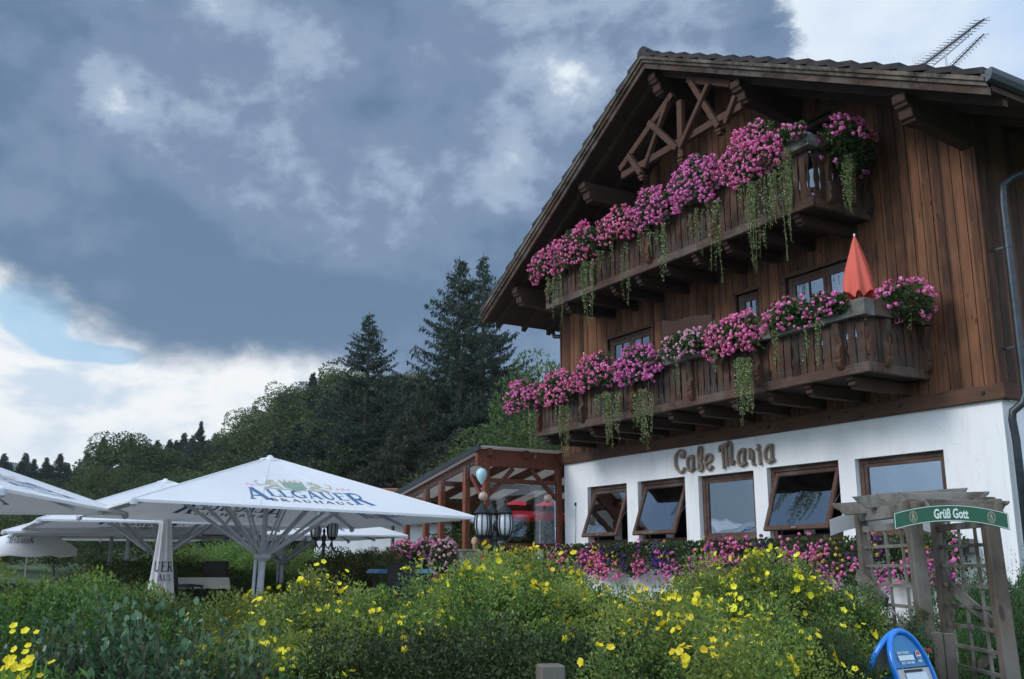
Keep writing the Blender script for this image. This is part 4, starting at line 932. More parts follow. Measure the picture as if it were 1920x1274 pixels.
# small round parasol with scalloped valance
o = empty('round_parasol', at(45, 1100, 25.5)*1, 0, 'small round white parasol with scalloped valance at the left edge', 'parasol'); o.location.z = .5
mb = MB(); n = 48; prof = [(0, .42), (.35, .37), (.75, .24), (1.15, .0)]; z0 = 1.52; vs = []; fs = []
for r, z in prof:
    for k in range(n): a = 2*math.pi*k/n; rr_ = r*(1+.035*(abs(math.cos(4*a))-.6)*(r > .3)); vs.append((rr_*math.cos(a), rr_*math.sin(a), z0+z))
for k in range(n): a = 2*math.pi*k/n; rr_ = 1.16*(1+.035*(abs(math.cos(4*a))-.6)); vs.append((rr_*math.cos(a), rr_*math.sin(a), z0-.17-.05*abs(math.sin(4*a))))
for i in range(4):
    for k in range(n): fs.append((i*n+k, i*n+(k+1) % n, (i+1)*n+(k+1) % n, (i+1)*n+k))
mb.add(vs, fs); cn = mb.build('canopy', M['canvas'], o, smooth=True)
mb = MB()
for q in word('ALLGÄUER', 0, 0, [.20, .14, .14, .14, .14, .14, .14, .20], .62):
    mb.add([(p[0]*(1-.25*(p[1])), -math.sqrt(max(0, (1.02-p[1]*1.2)**2-p[0]**2))-.02, z0+.10+p[1]*.75) for p in q], [(0, 1, 2, 3)])
mb.build('brewery_name', M['ink_blue'], cn); cn.children[0].rotation_euler = (0, 0, .25)
MB().tube([(0, 0, -.5), (0, 0, z0+.4)], .024, 8).build('pole', M['umbpole'], o)
for k in range(8): a = math.pi/4*k; MB().tube([(0, 0, z0+.38), (1.1*math.cos(a), 1.1*math.sin(a), z0)], .008, 4).build('rib', M['umbpole'], o)
# folded big parasol
fp = at(305, 1060, 17.6); o = empty('folded_parasol', (fp.x, fp.y, .25), 0, 'folded large white parasol with dark letters standing among the bushes below the open ones', 'parasol')
mb = MB(); n = 48; vs = []; fs = []
for i in range(11):
    f = i/10; z = .35+1.95*f; r = .27-.20*f**.8
    for k in range(n): a = 2*math.pi*k/n; q = r*(1+.20*math.cos(8*a+f*1.0)); vs.append((q*math.cos(a), q*math.sin(a), z-(.10*math.cos(4*a) if i == 0 else 0)))
for i in range(10):
    for k in range(n): fs.append((i*n+k, i*n+(k+1) % n, (i+1)*n+(k+1) % n, (i+1)*n+k))
mb.add(vs, fs); cn = mb.build('canopy', M['canvas'], o, smooth=True)
mb = MB()
def wrapf(p): 
    z = 1.24+p[1]; f = (z-.35)/1.95; r = (.27-.20*f**.8)*1.20+.004; a = -math.pi/2+.25+p[0]/r; return (r*math.cos(a), r*math.sin(a), z)
for q in word('UER', .04, .0, .17, .36)+word('AUS', .07, -.15, .10, .24): mb.add([wrapf(p) for p in q], [(0, 1, 2, 3)])
mb.build('lettering', M['ink_dark'], cn)
MB().tube([(0, 0, 0), (0, 0, 2.4)], .04, 8).build('pole', M['umbpole'], o)
# red parasol behind the glazed porch
rp = at(1012, 975, 31.5); o = empty('red_parasol', (rp.x, rp.y, 1.0), .2, 'bright red parasol with white script lettering seen through the porch', 'parasol')
mb = MB(); mb.lathe((0, 0, 2.0), [(1.9, 0), (1.9, .20), (1.2, .50), (.0, .80)], 8); cn = mb.build('canopy', M['redcanvas'], o)
V, Fc = font_mesh('Coca-Cola', .30, .002, .004, .35)
mb = MB(); mb.add([(v[0], -1.79, 2.05+v[1]*.6) for v in V], Fc); mb.build('script', M['white'], cn)
MB().tube([(0, 0, -.6), (0, 0, 2.7)], .03, 8).build('pole', M['white'], o)

# ================================================================== STREET LAMPS
def lamp_post(px, dpt, ztop, arms, label):
    p = at(px, 1040, dpt); gz = ground_z(p.x, p.y); o = empty('street_lamp', (p.x, p.y, gz), 0, label, 'street lamp', 'black lantern lamps in the beer garden'); z = ztop-gz
    MB().lathe((0, 0, 0), [(.12, 0), (.12, .1), (.07, .18), (.05, .3), (.045, .9), (.055, .92), (.035, .98), (.030, z-.5), (.045, z-.48), (.045, z-.42), (.02, z-.36), (.03, z-.30), (.0, z-.22)], 12).build('post', M['iron'], o, smooth=False)
    for a, L_ in arms:
        d = Vector((math.cos(a), math.sin(a), 0)); pts = [Vector((0, 0, z-.45))+d*0]
        for t in range(1, 11):
            f = t/10; pts.append(Vector((0, 0, z-.45-.20*math.sin(f*math.pi*.9)*(1-f*.2)+.02*f))+d*L_*f)
        ar = MB().tube(pts, .013, 6).build('arm', M['iron'], o); c = pts[-1]
        MB().tube([c+Vector((0, 0, -.16)), c+Vector((0, 0, -.10)), c+Vector((0, 0, .0))], [.006, .026, .012], 6).build('drop_finial', M['iron'], ar)
        ln = MB().lathe(c, [(.02, 0), (.075, .03), (.085, .055), (.085, .065)], 10).build('lantern', M['iron'], ar)
        MB().lathe(c, [(.072, .066), (.098, .16), (.098, .24), (.082, .335)], 10).build('glass', M['milk'], ln, smooth=True)
        mb = MB()
        for k in range(8):
            b_ = 2*math.pi*k/8; e = Vector((math.cos(b_), math.sin(b_), 0)); mb.tube([c+e*.078+Vector((0, 0, .06)), c+e*.104+Vector((0, 0, .16)), c+e*.104+Vector((0, 0, .24)), c+e*.088+Vector((0, 0, .34))], .008, 5)
        mb.build('cage', M['iron'], ln)
        MB().lathe(c, [(.108, .336), (.118, .35), (.10, .365), (.055, .42), (.045, .435), (.0, .50)], 10).build('cap', M['iron'], ln); MB().lathe(c, [(.010, .47), (.020, .50), (.0, .53)], 8).build('finial', M['iron'], ln)
lamp_post(606, 19.0, 2.53, [(math.pi, .155), (0, .155)], 'black double-lantern street lamp standing under the parasols near the white outbuilding')
lamp_post(928, 13.2, 2.40, [(math.pi*.97, .17), (.1, .13), (1.9, .15)], 'nearer black street lamp with three lanterns in front of the glazed porch')

# ================================================================== GLAZED PORCH beside the house
PV = hthing('porch', (-.2, -2.1, 0), 'open red-brown timber porch with glass panels, built against the left side of the chalet', 'porch'); po = (-.2, -2.1, 0)
def V_(l, y): return Vector((-.2-l, y, 0))      # l metres to the left, y = house depth
def vz(l): return 4.30-.185*l
Y0, Y1, LL = -2.1, 4.2, 4.35
mb = MB(); mb.hexa([(-.2-LL-.35, Y0-.25, vz(LL+.35)), (.0, Y0-.25, vz(0)), (.0, Y1, vz(0)), (-.2-LL-.35, Y1, vz(LL+.35)), (-.2-LL-.35, Y0-.25, vz(LL+.35)+.035), (.0, Y0-.25, vz(0)+.035), (.0, Y1, vz(0)+.035), (-.2-LL-.35, Y1, vz(LL+.35)+.035)])
rf = mb.build('roof', M['roofpanel'], PV, off=po)
mb = MB(); mb.hexa([(-.2-LL-.40, Y0-.30, vz(LL+.4)-.06), (.0, Y0-.30, vz(0)-.06), (.0, Y0-.26, vz(0)-.06), (-.2-LL-.4, Y0-.26, vz(LL+.4)-.06), (-.2-LL-.40, Y0-.30, vz(LL+.4)+.07), (.0, Y0-.30, vz(0)+.07), (.0, Y0-.26, vz(0)+.07), (-.2-LL-.4, Y0-.26, vz(LL+.4)+.07)])
mb.build('roof_flashing', M['gutter'], rf, off=po)
for i in range(7):      # rafters along the fall of the roof
    y = Y0+.02+(Y1-Y0-.2)*i/6; MB().beam((-.2-LL-.3, y, vz(LL+.3)-.10), (.0, y, vz(0)-.10), .10, .18).build('rafter', M['red_wood'], rf, off=po)
for l, tt in ((LL*.5, .12), (LL, .16)): MB().beam((-.2-l, Y0, vz(l)-.28), (-.2-l, Y1, vz(l)-.28), .10, tt).build('cross_beam', M['red_wood'], rf, off=po)
MB().box(-.27, -.15, Y0-.26, Y1, vz(0)-.42, vz(0)+.03).build('ridge_beam', M['red_wood'], PV, off=po, bevel=.01)
for l in (0, .95, 2.25, 3.1, 4.25): MB().box(-.2-l-.07, -.2-l+.07, Y0-.07, Y0+.07, .25, vz(l)-.18).build('post', M['red_wood_z'], PV, off=po, bevel=.01)
for y in (-.05, 2.0, 4.1): MB().box(-.27, -.13, y-.07, y+.07, .25, 3.9).build('post', M['red_wood_z'], PV, off=po, bevel=.01)
for l in (1.5, 3.0, 4.3): MB().box(-.2-l-.06, -.2-l+.06, 4.04, 4.16, .25, vz(l)-.25).build('post', M['red_wood_z'], PV, off=po)
MB().beam((-.2, -2.08, 3.15), (-.2, -1.35, 3.85), .07, .09).build('brace', M['red_wood'], PV, off=po)
MB().beam((-.2, -.1, 3.15), (-.2, -.85, 3.85), .07, .09).build('brace', M['red_wood'], PV, off=po)
MB().beam((-.28, -2.12, 3.1), (-.85, -2.12, 3.7), .07, .09).build('brace', M['red_wood'], PV, off=po)
MB().box(-.215, -.185, -1.98, -.15, 2.10, 3.55).build('glass_panel', M['thinglass'], PV, off=po)
MB().box(-.26, -.14, -2.03, -.12, 1.98, 2.10).build('bottom_rail', M['red_wood'], PV, off=po); MB().box(-.26, -.14, -2.03, -.12, 3.5, 3.6).build('top_rail', M['red_wood'], PV, off=po)
MB().box(-.245, -.155, -2.03, -.12, .3, 1.97).build('lower_panelling', M['red_wood_z'], PV, off=po)
MB().box(-4.75, .0, -2.05, 4.2, .2, .92).build('floor_slab', M['stone'], PV, off=po)
MB().box(-4.80, -.3, -2.30, -2.08, .1, 1.12).build('parapet_wall', M['stone'], PV, off=po, bevel=.02)
mb = MB(); u = -4.7
while u < -.35: mb.box(u, u+.09, -2.20, -2.17, 1.12, 1.92); u += .105
mb.build('balustrade', M['greybox'], PV, off=po); MB().box(-4.75, -.3, -2.22, -2.12, 1.92, 1.97).build('handrail', M['greybox'], PV, off=po)
mb = MB(); mb.tube([(-4.85, -2.35, 3.35), (-4.85, -2.30, 1.3), (-4.87, -2.32, 1.05), (-5.05, -2.34, .95), (-5.1, -2.35, .8), (-5.1, -2.35, .2)], .05, 10); mb.build('downpipe', M['iron'], PV, off=po, smooth=True)
mb = MB()
for k in range(60):       # little string lights under the front edge
    l = 4.2*k/60; y = Y0-.12; h_ = .12+.30*abs(math.sin(k*1.7)); mb.tube([(-.2-l, y, vz(l)-.12), (-.2-l, y, vz(l)-.12-h_)], .0015, 3)
    for q in range(3): mb.lathe((-.2-l, y, vz(l)-.14-h_*(q+1)/3), [(.0, 0), (.007, .008), (.0, .016)], 4)
mb.build('string_lights', M['milk'], PV, off=po)
bp_ = at(903, 895, 21.9); t = empty('balloon', bp_, 0, 'pale blue balloon hanging under the porch roof edge', 'balloon')
MB().lathe((0, 0, -.15), [(.0, -.02), (.02, 0), (.09, .10), (.125, .19), (.12, .27), (.07, .33), (.0, .35)], 16).build('skin', M['balloon'], t, smooth=True); MB().tube([(0, 0, .18), (0, 0, .5)], .003, 4).build('string', M['iron'], t)
for (px, py, dd), nm in (((906, 931, 22.0), 'clear amber globe lamp hanging below the pale blue balloon'), ((1027, 935, 23.8), 'clear amber globe lamp hanging at the right end of the porch')):
    q = at(px, py, dd); t = empty('globe_lamp', q, 0, nm, 'globe lamp', 'globe lamps in the porch'); MB().lathe((0, 0, 0), [(0, -.105)]+[(.105*math.cos(rad(a)), .105*math.sin(rad(a))) for a in range(-70, 90, 20)]+[(0, .105)], 14).build('globe', M['amber'], t, smooth=True); MB().tube([(0, 0, .1), (0, 0, .65)], .004, 4).build('cable', M['iron'], t)
q = at(1013, 1040, 21.5); t = empty('bird_feeder', q, 0, 'small cylindrical bird feeder hanging in front of the porch wall', 'bird feeder')
MB().lathe((0, 0, -.1), [(.06, 0), (.06, .20)], 12).build('tube', M['panelgrey'], t); MB().lathe((0, 0, .10), [(.09, 0), (.085, .03), (.03, .08), (.0, .09)], 12).build('cap', M['iron'], t); MB().tube([(0, 0, .18), (.02, 0, .34), (.15, .02, .42)], .006, 5).build('hook', M['iron'], t)
# porch flowers
for u0, u1, lab, mt in ((-4.75, -3.45, 'crimson and pink flower mass at the left end of the porch railing', 'bl_pink'), (-3.40, -2.2, 'second flower mass on the porch railing, pink with orange tones', 'bl_pink'), (-2.15, -1.3, 'pale white-and-pink flowering plant on the porch railing near the corner post', 'bl_pale')):
    c = Vector(((u0+u1)/2, -2.35, 1.72)); t = hthing('railing_flowers', c, lab, 'flowers', 'flower boxes on the porch railing'); hl = (u1-u0)/2; n = 1500
    D = unit(NR.normal(size=(n, 3))); P = D*NR.uniform(.6, 1, (n, 1))*np.array([hl, .30, .48]); npmesh('foliage', leaves6(P, D+NR.normal(size=D.shape), NR.uniform(.04, .08, n), NR.uniform(.04, .06, n)), 6, M['lf_ger'], t)
    n = 130; D = unit(NR.normal(size=(n, 3))); P = D*np.array([hl, .36, .52]); P = P[:]; npmesh('blossoms', blossoms(P, D, NR.uniform(.03, .055, n), .035), 4, M[mt], t)
    n = 60; D = unit(NR.normal(size=(n, 3))); P = D*np.array([hl, .36, .55]); npmesh('salmon_blossoms', blossoms(P, D, NR.uniform(.03, .05, n), .03), 4, M['bl_pale'], t)

# ================================================================== OUTBUILDING
ob0 = at(590, 1010, 35); ob1 = at(846, 1010, 35)
OB = empty('outbuilding', (ob0.x, 35, .6), 0, 'low white outbuilding with a red tiled roof behind the parasols', 'building'); wob = ob1.x-ob0.x
MB().box(0, wob, 0, 6, 0, 2.5).build('wall', M['plaster'], OB)
mb = MB(); x0 = wob-2.7
for i in range(12):
    f0, f1 = i/12, (i+1.15)/12; mb.hexa([(x0-.3, -.5+f0*3.6, 2.45+f0*1.35), (wob+.3, -.5+f0*3.6, 2.45+f0*1.35), (wob+.3, -.5+f1*3.6, 2.45+f1*1.35), (x0-.3, -.5+f1*3.6, 2.45+f1*1.35), (x0-.3, -.5+f0*3.6, 2.56+f0*1.35), (wob+.3, -.5+f0*3.6, 2.56+f0*1.35), (wob+.3, -.5+f1*3.6, 2.50+f1*1.35), (x0-.3, -.5+f1*3.6, 2.50+f1*1.35)])
mb.build('roof', M['redtile'], OB)
mb = MB(); mb.box(0, x0-.31, -.1, 6.1, 2.5, 2.62); mb.build('flat_roof', M['gutter'], OB)
p = at(741, 1040, 34.9); MB().box(p.x-ob0.x-.3, p.x-ob0.x+.3, -.06, -.005, -.1, 1.35).build('door', M['ochre'], OB)

# ================================================================== PEOPLE sitting in the porch
def person(p, face, shirt, hair, lab, lean=0):
    o = empty('person', p, face, lab, 'person')
    V = [(0, 0, .50), (0, .02, .72), (0, .0, .95), (0, -.01, 1.08), (0, -.02, 1.17), (0, -.03, 1.27), (0, -.02, 1.35),
         (.17, 0, 1.00), (.22, -.10, .80), (.17, -.32, .76), (.12, -.42, .78), (-.17, 0, 1.00), (-.22, -.10, .80), (-.17, -.32, .76), (-.12, -.42, .78),
         (.10, -.05, .50), (.14, -.42, .50), (.14, -.44, .10), (.14, -.56, .04), (-.10, -.05, .50), (-.14, -.42, .50), (-.14, -.44, .10), (-.14, -.56, .04), (0, -.115, 1.235)]
    E_ = [(0, 1), (1, 2), (2, 3), (3, 4), (4, 5), (5, 6), (2, 7), (7, 8), (8, 9), (9, 10), (2, 11), (11, 12), (12, 13), (13, 14), (0, 15), (15, 16), (16, 17), (17, 18), (0, 19), (19, 20), (20, 21), (21, 22), (5, 23)]
    Rd = [.14, .13, .13, .055, .075, .095, .07, .06, .045, .035, .03, .06, .045, .035, .03, .09, .065, .045, .035, .09, .065, .045, .035, .014]
    me = bpy.data.meshes.new('body'); me.from_pydata(V, E_, []); b_ = bpy.data.objects.new('body', me); COL.objects.link(b_); b_.parent = o
    md = b_.modifiers.new('skin', 'SKIN'); bpy.context.view_layer.objects.active = b_
    for i, sv in enumerate(me.skin_vertices[0].data): sv.radius = (Rd[i], Rd[i]*(.8 if i in (0, 1, 2) else 1)); sv.use_root = (i == 0)
    b_.modifiers.new('sub', 'SUBSURF').levels = 2; me.materials.append(M['skin'])
    sh = MB(); sh.lathe((0, .01, .46), [(.17, 0), (.175, .2), (.185, .42), (.16, .55), (.07, .62)], 14); sh.v = [(v[0]*1.12, v[1]*.82, v[2]) for v in sh.v]
    for s_ in (1, -1): sh.tube([(s_*.14, 0, 1.01), (s_*.215, -.07, .85), (s_*.22, -.14, .79)], [.085, .068, .06], 10)
    sh.build('shirt', shirt, o, smooth=True)
    hr = MB(); vs = []; fs = []; n = 16
    for i in range(7):
        a = rad(-25+115*i/6); r = .118*math.cos(a)
        for k in range(n): b2 = 2*math.pi*k/n; f = 1 if math.sin(b2) > -.25 or i > 3 else .80; vs.append((r*math.cos(b2)*f*.9, -.015+r*math.sin(b2)*f, 1.275+.125*math.sin(a)))
    for i in range(6):
        for k in range(n): fs.append((i*n+k, i*n+(k+1) % n, (i+1)*n+(k+1) % n, (i+1)*n+k))
    hr.add(vs, fs).build('hair', hair, o, smooth=True)
    for s_ in (1, -1):
        MB().lathe((s_*.035, -.112, 1.275), [(0, -.008), (.009, 0), (0, .008)], 6).build('eye', M['iron'], o)
        MB().lathe((s_*.095, -.02, 1.26), [(0, -.03), (.016, 0), (0, .03)], 6).build('ear', M['skin'], o)
    MB().box(-.02, .02, -.125, -.115, 1.198, 1.204).build('mouth', M['red_wood'], o)
q = at(812, 1030, 26.0); person((q.x, q.y, .93), .4, M['shirt'], M['bark'], 'dark-haired person in a pale shirt sitting inside the porch between two posts')
q = at(891, 1030, 25.4); person((q.x, q.y, .90), .2, M['linen'], m_plain('blond_hair', (.50, .36, .20), .6), 'blond person sitting behind the porch railing flowers')

# ================================================================== TABLES AND CHAIRS
def chair(p, rz_, lab, mat='rattan'):
    o = empty('garden_chair', p, rz_, lab, 'chair'); m = M[mat]
    MB().box(-.25, .25, -.25, .25, .40, .45).build('seat', m, o, bevel=.015)
    mb = MB(); mb.hexa([(-.25, .21, .45), (.25, .21, .45), (.25, .25, .45), (-.25, .25, .45), (-.25, .29, .98), (.25, .29, .98), (.25, .33, .98), (-.25, .33, .98)]); mb.build('backrest', m, o, bevel=.015)
    for sx in (-1, 1):
        MB().tube([(sx*.25, -.22, .64), (sx*.27, .05, .66), (sx*.25, .24, .65)], .022, 6).build('armrest', m, o)
        for sy in (-1, 1): MB().tube([(sx*.23, sy*.23, 0), (sx*.23, sy*.23, .42 if sy > 0 else .64)], .018, 6).build('leg', M['iron'], o)
def table(p, rz_, lab, cloth, w=1.2, d=.8, sk=1.):
    o = empty('garden_table', p, rz_, lab, 'table'); MB().box(-w/2, w/2, -d/2, d/2, .70, .73).build('tabletop', M['greybox'], o)
    for sx in (-1, 1):
        for sy in (-1, 1): MB().tube([(sx*(w/2-.07), sy*(d/2-.07), 0), (sx*(w/2-.07), sy*(d/2-.07), .70)], .022, 6).build('leg', M['iron'], o)
    mb = MB(); n = 32; vs = []; fs = []
    def ring(s_, z, wob=0): return [((w/2+s_)*x+wob*math.sin(k*2.1), (d/2+s_)*y+wob*math.cos(k*1.7), z-wob*abs(math.sin(k*1.3))) for k, (x, y) in enumerate(sq)]
    sq = [(-1+2*i/8, -1) for i in range(8)]+[(1, -1+2*i/8) for i in range(8)]+[(1-2*i/8, 1) for i in range(8)]+[(-1, 1-2*i/8) for i in range(8)]
    for s_, z, wb_ in ((-.05, .742, 0), (.012, .740, 0), (.03, .74-.12*sk, .015*sk), (.045, .74-.24*sk, .03*sk)): vs += ring(s_, z, wb_)
    for i in range(3):
        for k in range(32): fs.append((i*32+k, i*32+(k+1) % 32, (i+1)*32+(k+1) % 32, (i+1)*32+k))
    fs.append(tuple(range(32))); mb.add(vs, fs); c = mb.build('tablecloth', cloth, None, smooth=False); c.location = p; c.rotation_euler = (0, 0, rz_)
    return tag(c, lab.split(',')[0].replace('garden table', 'tablecloth on the garden table'), 'tablecloth')
def gp(px, py, d, up=0): q = at(px, py, d); q.z = ground_z(q.x, q.y)+.02+up; return q
T0 = gp(378, 1120, 20, .35); table(T0, .3, 'pale covered garden table beside dark chairs, under the central parasol', M['linen'], .95, .7, .8)
chair(gp(414, 1120, 20.5, .42), 2.9, 'dark rattan chair seen from behind, right of the pale covered table')
chair(gp(404, 1110, 22, .42), .3, 'brown chair behind the dark rattan one at the pale covered table', 'rail')
q = gp(348, 1110, 19.2, .30); chair(q, 1.5, 'dark chair at the left end of the pale covered table')
chair(gp(30, 1150, 13.0, .12), .7, 'dark rattan chair at the left edge of the photo')
chair(gp(8, 1155, 12.4, .10), -.4, 'black chair partly outside the left edge, beside the rattan chair')
table(gp(748, 1125, 17.5, .52), .4, 'blue covered garden table, in front of the porch wall', M['bluecloth'], .9, .7, .25)
chair(gp(756, 1140, 16.6, .38), .2, 'black chair tucked under the blue covered table')

# ================================================================== TREES
def limb(mb, p, q, r0, r1, n=6, seg=4, wob=.15):
    p = Vector(p); q = Vector(q); L_ = (q-p).length; pts = [p.lerp(q, i/seg)+Vector((RR.uniform(-1, 1), RR.uniform(-1, 1), 0))*wob*L_*.12*(0 < i < seg) for i in range(seg+1)]
    mb.tube(pts, [r0+(r1-r0)*i/seg for i in range(seg+1)], n); return pts
def make_broadleaf(name, h, r, leafmat, nclump=46, per=170, lsz=.24, seed=1, low=.25):
    global NR; NR = np.random.default_rng(seed); RR.seed(seed)
    t = empty(name, (0, 0, 0), 0, 'x', 'tree'); mb = MB(); zt = h*.55; limb(mb, (0, 0, -1.5), (0, 0, zt), h*.022, h*.011, 8)
    cs = []; k = 0
    while k < nclump:
        d = unit(NR.normal(size=(1, 3)))[0]; f = NR.uniform(.45, 1.0); z = h*(.5+low/2)+d[2]*f*h*(.5-low/2)
        prof = math.sqrt(max(.06, 1-((z/h-.52)/.52)**2)); c = np.array([d[0]*f*r*prof*1.1, d[1]*f*r*prof*1.1, z]); cs.append((c, r*NR.uniform(.22, .42))); k += 1
    for c, cr in cs[::3]: limb(mb, (0, 0, min(zt, max(h*.15, c[2]-h*.22))), c, h*.009, h*.003, 5)
    mb.build('trunk', M['bark'], t)
    out = []
    for c, cr in cs:
        n = int(per*(cr/(r*.3))**2); D = unit(NR.normal(size=(n, 3))); D[:, 2] = D[:, 2]*.8+.12; P = c+D*cr*NR.uniform(.6, 1.05, (n, 1))**.3; 
        out.append(leaves(P, D+NR.normal(size=D.shape)*.9, NR.uniform(.7, 1.3, n)*lsz, NR.uniform(.5, .9, n)*lsz))
    npmesh('crown', np.concatenate(out), 4, leafmat, t); return t
def make_conifer(name, h, r, seed, dens=1., hang=0., bare=.12, gappy=.0, lsz=.34):
    global NR; NR = np.random.default_rng(seed); RR.seed(seed)
    t = empty(name, (0, 0, 0), 0, 'x', 'tree'); mb = MB(); mb.tube([(0, 0, -2), (0, 0, h*.3), (0, 0, h*.7), (0, 0, h)], [h*.016, h*.013, h*.007, .02], 8); out = []; up = np.array([0, 0, 1.])
    z = h*bare; 
    while z < h*.985:
        f = z/h; L0 = r*min(1, (1-f)*2.1)**1.15; nb = int((5 if f < .9 else 4)*(1+.3*dens))
        for b_ in range(nb):
            if RR.random() < gappy and f < .9: continue
            a = RR.uniform(0, 2*math.pi); Lb = L0*RR.uniform(.55, 1.12)+.15; d = np.array([math.cos(a), math.sin(a), 0]); z0 = z+RR.uniform(-.2, .2)
            rise = .28 if f > .75 else (-.05 if f > .4 else -.22)
            def sp(tt): return np.array([0, 0, z0])+d*(Lb*tt)[:, None]+up*(rise*Lb*tt+(.16*Lb)*tt**2.5-.12*Lb*np.sin(tt*3.1))[:, None]
            pts = sp(np.linspace(0, .95, 5)); mb.tube([tuple(p) for p in pts], [.03*(1-f)+.012]+[.018*(1-f)+.008]*3+[.004], 4, False)
            n = int(Lb*20*dens)+6; tt = NR.uniform(.12, 1.0, n); P = sp(tt); sd = np.cross(d, up); s_ = NR.choice([-1, 1], n)[:, None]
            D = sd*s_*.75+d*.55+up*NR.uniform(-.45, .12, (n, 1))+NR.normal(size=(n, 3))*.22; ln = lsz*NR.uniform(.6, 1.25, n)*(1.15-.5*tt)*(1 if f < .8 else .7)
            out.append(leaves(P, D, ln*1.25, ln*.21, .25, .4))
            n2 = int(n*.8); tt = NR.uniform(.2, 1, n2); P = sp(tt)+sd*NR.normal(size=(n2, 1))*.15; D = np.tile([0, 0, -1.], (n2, 1))+NR.normal(size=(n2, 3))*.35+d*.3; ln = lsz*NR.uniform(.6, 1.2, n2)*(1+hang*.55)
            out.append(leaves(P, D, ln*.95, ln*.22/(1+hang)+.03, 0, .4))
        z += max(.16, h*.022*(1.1-f*.5))
    mb.build('trunk', M['greybark'], t); npmesh('crown', np.concatenate(out), 4, M['lf_hang'] if hang > .5 else M['lf_con'], t); return t
first = {}
def plant_tree(key, proto_, p, s_, label, group=None, rz_=None):
    o = proto_ if key not in first else copy_tree(proto_); first[key] = 1
    o.location = p; o.scale = (s_ if hasattr(s_, '__len__') else (s_,)*3); o.rotation_euler = (0, 0, RR.uniform(0, 6.28) if rz_ is None else rz_); o['label'] = label
    if group: o['group'] = group
    elif 'group' in o: del o['group']
    return o
c1 = make_conifer('spruce_tree', 20, 4.4, 11, 1.6, .15, .03, .05, .25); c2 = make_conifer('spruce_tree', 20, 3.6, 12, 1.5, 0, .05, lsz=.45); c3 = make_conifer('spruce_tree', 20, 4.6, 13, 1.6, .35, .02, .12, .26)
c4 = make_conifer('larch_tree', 15, 3.6, 14, 1.9, 1.4, .03, .1, .22)
b1 = make_broadleaf('broadleaf_tree', 12, 4.6, M['lf_tree'], 40, 240, .26, 21, .12); b2 = make_broadleaf('broadleaf_tree', 12, 3.9, M['lf_tree'], 34, 250, .25, 22, .10); b3 = make_broadleaf('broadleaf_tree', 12, 4.9, M['lf_tree2'], 42, 240, .27, 23, .1)
bl = make_broadleaf('light_green_tree', 9, 3.2, M['lf_treelight'], 60, 230, .15, 24, .06)
def top_tree(key, pr, px, ytop, d, h0, label, group=None, wide=1.):
    q = at(px, ytop, d); gz = ground_z(q.x, q.y)-.3; H_ = q.z-gz; s_ = H_/h0; return plant_tree(key, pr, (q.x, q.y, gz), (s_*wide, s_*wide, s_), label, group)
top_tree('c3', c3, 862, 480, 54, 20, 'tall spruce whose pointed top rises highest of all trees, left of the twin top', None, 1.12)
top_tree('c1', c1, 907, 474, 57, 20, 'tall dark spruce right of its equally high neighbour, nearly touching the roof edge', None, .9)
top_tree('c1', c1, 693, 584, 58, 20, 'single broad spruce with its top halfway between the parasol and the tall pair', None, 1.25)
top_tree('c2', c2, 588, 696, 95, 20, 'small dark spruce tip rising above the broadleaf ridge', None, 1.0)
top_tree('c4', c4, 800, 700, 52, 15, 'drooping grey-green conifer with hanging twigs below the tall pair, left', None, 1.1)
top_tree('c4', c4, 760, 770, 47, 15, 'lower drooping conifer right behind the large central parasol', None, 1.5)
top_tree('c4', c4, 860, 800, 44, 15, 'drooping conifer just above the porch roof', None, 1.5)
top_tree('c3', c3, 660, 760, 54, 20, 'dense dark spruce in front of the single broad spruce', None, 1.6)
top_tree('c3', c3, 590, 800, 58, 20, 'dense dark conifer above the apex of the central parasol', None, 1.6)
for px, yt, d in ((612, 742, 84), (648, 715, 82), (735, 700, 80), (765, 735, 66), (560, 790, 74), (700, 800, 56), (520, 815, 70), (745, 860, 50), (820, 880, 48)):
    top_tree('c2', c2, px, yt, d, 20, 'dark spruce standing among the broadleaf trees of the slope', 'spruces mixed into the wooded slope', 1.35)
top_tree('bl', bl, 1010, 650, 46, 9, 'light green airy tree between the tall spruces and the balcony', None, .8)
top_tree('bl', bl, 985, 775, 36, 9, 'light green bushy tree just above the porch roof corner', None, 1.3)
top_tree('bl', bl, 935, 800, 38, 9, 'rounded light green tree left of the porch roof corner', None, 1.4)
top_tree('bl', bl, 880, 855, 36, 9, 'low light green bush-like tree behind the porch roof slope', None, 1.9)
top_tree('b1', b1, 640, 690, 90, 12, 'broadleaf tree at the top of the wooded ridge beside the single spruce', None, 1.0)
top_tree('b2', b2, 960, 690, 70, 12, 'dark broadleaf tree behind the light green airy tree', None, 1.2)
SKY = [(330, 838), (400, 812), (430, 806), (455, 785), (480, 760), (520, 726), (560, 704), (600, 700), (640, 690), (700, 690), (760, 690), (820, 700), (1060, 680)]
def skyline(x):
    for (a, ya), (b_, yb) in zip(SKY, SKY[1:]):
        if x <= b_: return ya+(yb-ya)*max(0, (x-a)/(b_-a))
    return 690
WOODS = 'broadleaf trees of the wooded hillside'; k = 0
for i in range(15):                     # ridge line row
    px = 425+i*34+RR.uniform(-8, 8); key, pr = (('b1', b1), ('b2', b2), ('b3', b3))[i % 3]; top_tree(key, pr, px, skyline(px)+RR.uniform(-4, 10), RR.uniform(120, 165), 12, 'dark green broadleaf tree among many others on the wooded hillside', WOODS, 1.0)
